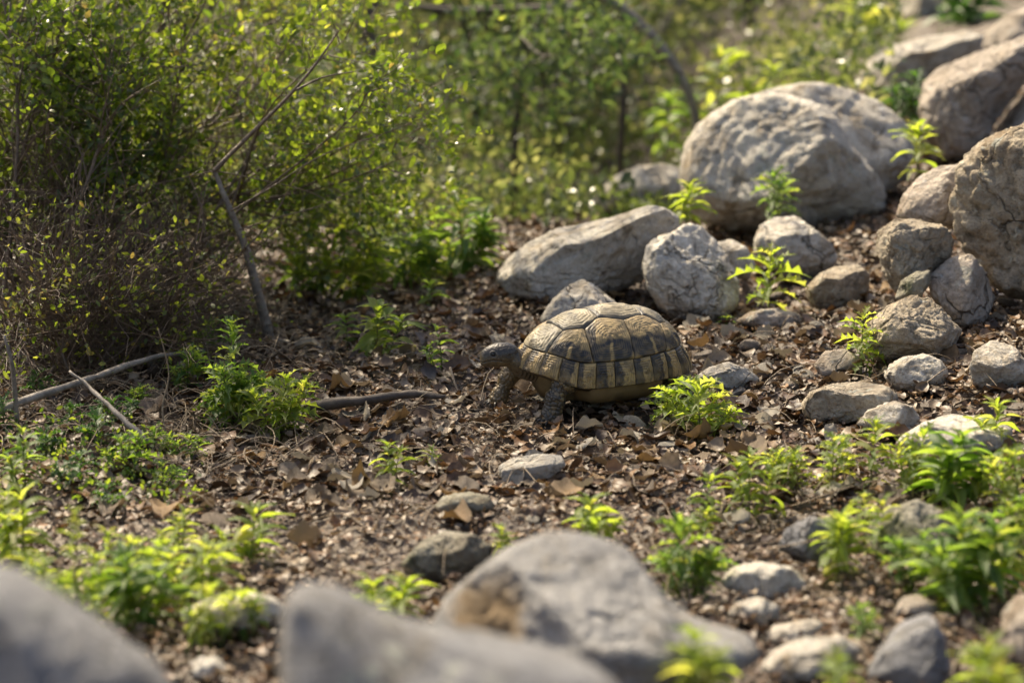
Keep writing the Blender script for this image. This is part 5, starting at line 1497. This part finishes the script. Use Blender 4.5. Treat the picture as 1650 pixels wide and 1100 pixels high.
cl = (SK_D * 1.7)[None] * (1 - sstep(.45, .75, id1 + .15 * nz))[:, None] + (SK_Y * .85)[None] * sstep(.45, .75, id1 + .15 * nz)[:, None]
cl = cl * (.35 + .65 * sc_leg)[:, None]
cn = SK_M[None] * (.75 + .3 * nz2 + .12 * np.sin(co[:, 0] * 1500))[:, None]
cl = np.where((co[:, 1:2] < 0), cl * .6 + SK_Y[None] * .45, cl)
colb = ch * is_head[:, None] + cl * is_leg[:, None] + cn * neck[:, None]
ca_ = body.color_attributes.new('col', 'FLOAT_COLOR', 'POINT')
c4 = np.ones((nv, 4), np.float32); c4[:, :3] = np.clip(colb, .008, .7); ca_.data.foreach_set('color', c4.ravel())
m, ns, ls = newmat('tortoise_skin')
a_ = N(ns, 'ShaderNodeAttribute', attribute_name='col'); tc = ns.new('ShaderNodeTexCoord')
t1 = N(ns, 'ShaderNodeTexNoise'); t1.inputs['Scale'].default_value = 1100; t1.inputs['Detail'].default_value = 4; ls.new(tc.outputs['Object'], t1.inputs['Vector'])
b = N(ns, 'ShaderNodeBump'); b.inputs['Strength'].default_value = .5; b.inputs['Distance'].default_value = .0005
ls.new(t1.outputs[0], b.inputs['Height'])
p = ns.new('ShaderNodeBsdfPrincipled'); p.inputs['Roughness'].default_value = .40; p.inputs['Specular IOR Level'].default_value = .55
ls.new(a_.outputs['Color'], p.inputs['Base Color']); ls.new(b.outputs[0], p.inputs['Normal'])
o = ns.new('ShaderNodeOutputMaterial'); ls.new(p.outputs[0], o.inputs[0])
body.materials.clear(); body.materials.append(m)
body.name = 'body'
for pl_ in (body.polygons,): pl_.foreach_set('use_smooth', np.ones(len(body.polygons), bool))
link('body', body, tort)
# eyes
m, ns, ls = newmat('tortoise_eye')
p = ns.new('ShaderNodeBsdfPrincipled'); p.inputs['Roughness'].default_value = .08; p.inputs['Base Color'].default_value = (.010, .008, .007, 1)
o = ns.new('ShaderNodeOutputMaterial'); ls.new(p.outputs[0], o.inputs[0])
n0, f0 = ico(3)
hw = .0098
for sg in (1, -1):
    e = link('eye', mesh_np('eye', n0 * .0031, f0, m), tort); e.location = Vector(HC) + Matrix.Rotation(HR, 3, 'Z') @ Vector((ex, sg * (hw - .0016), ez))
# claws
m, ns, ls = newmat('claw_horn')
p = ns.new('ShaderNodeBsdfPrincipled'); p.inputs['Roughness'].default_value = .35; p.inputs['Base Color'].default_value = (.05, .042, .032, 1)
o = ns.new('ShaderNodeOutputMaterial'); ls.new(p.outputs[0], o.inputs[0])
pts = np.array([(0, 0, 0), (.0028, 0, .0003), (.0052, 0, -.0008), (.007, 0, -.0028)])
Vc, Qc, _, _ = tube(pts, np.array([.0019, .0018, .0011, .0002]), 8)
cm = mesh_np('claw', Vc, Qc, m)
for (fx, fy, rr_) in ((.0915, .038, .0105), (.108, -.057, .0095), (-.077, .048, .012), (-.059, -.048, .012)):
    for k in range(5 if fx > 0 else 4):
        a = (k - (2 if fx > 0 else 1.5)) * .42
        o = link('claw', cm, tort); o.location = (fx + math.cos(a) * rr_, fy + math.sin(a) * rr_, .0045); o.rotation_euler = (0, .15, a)

# sort out names left by shared meshes
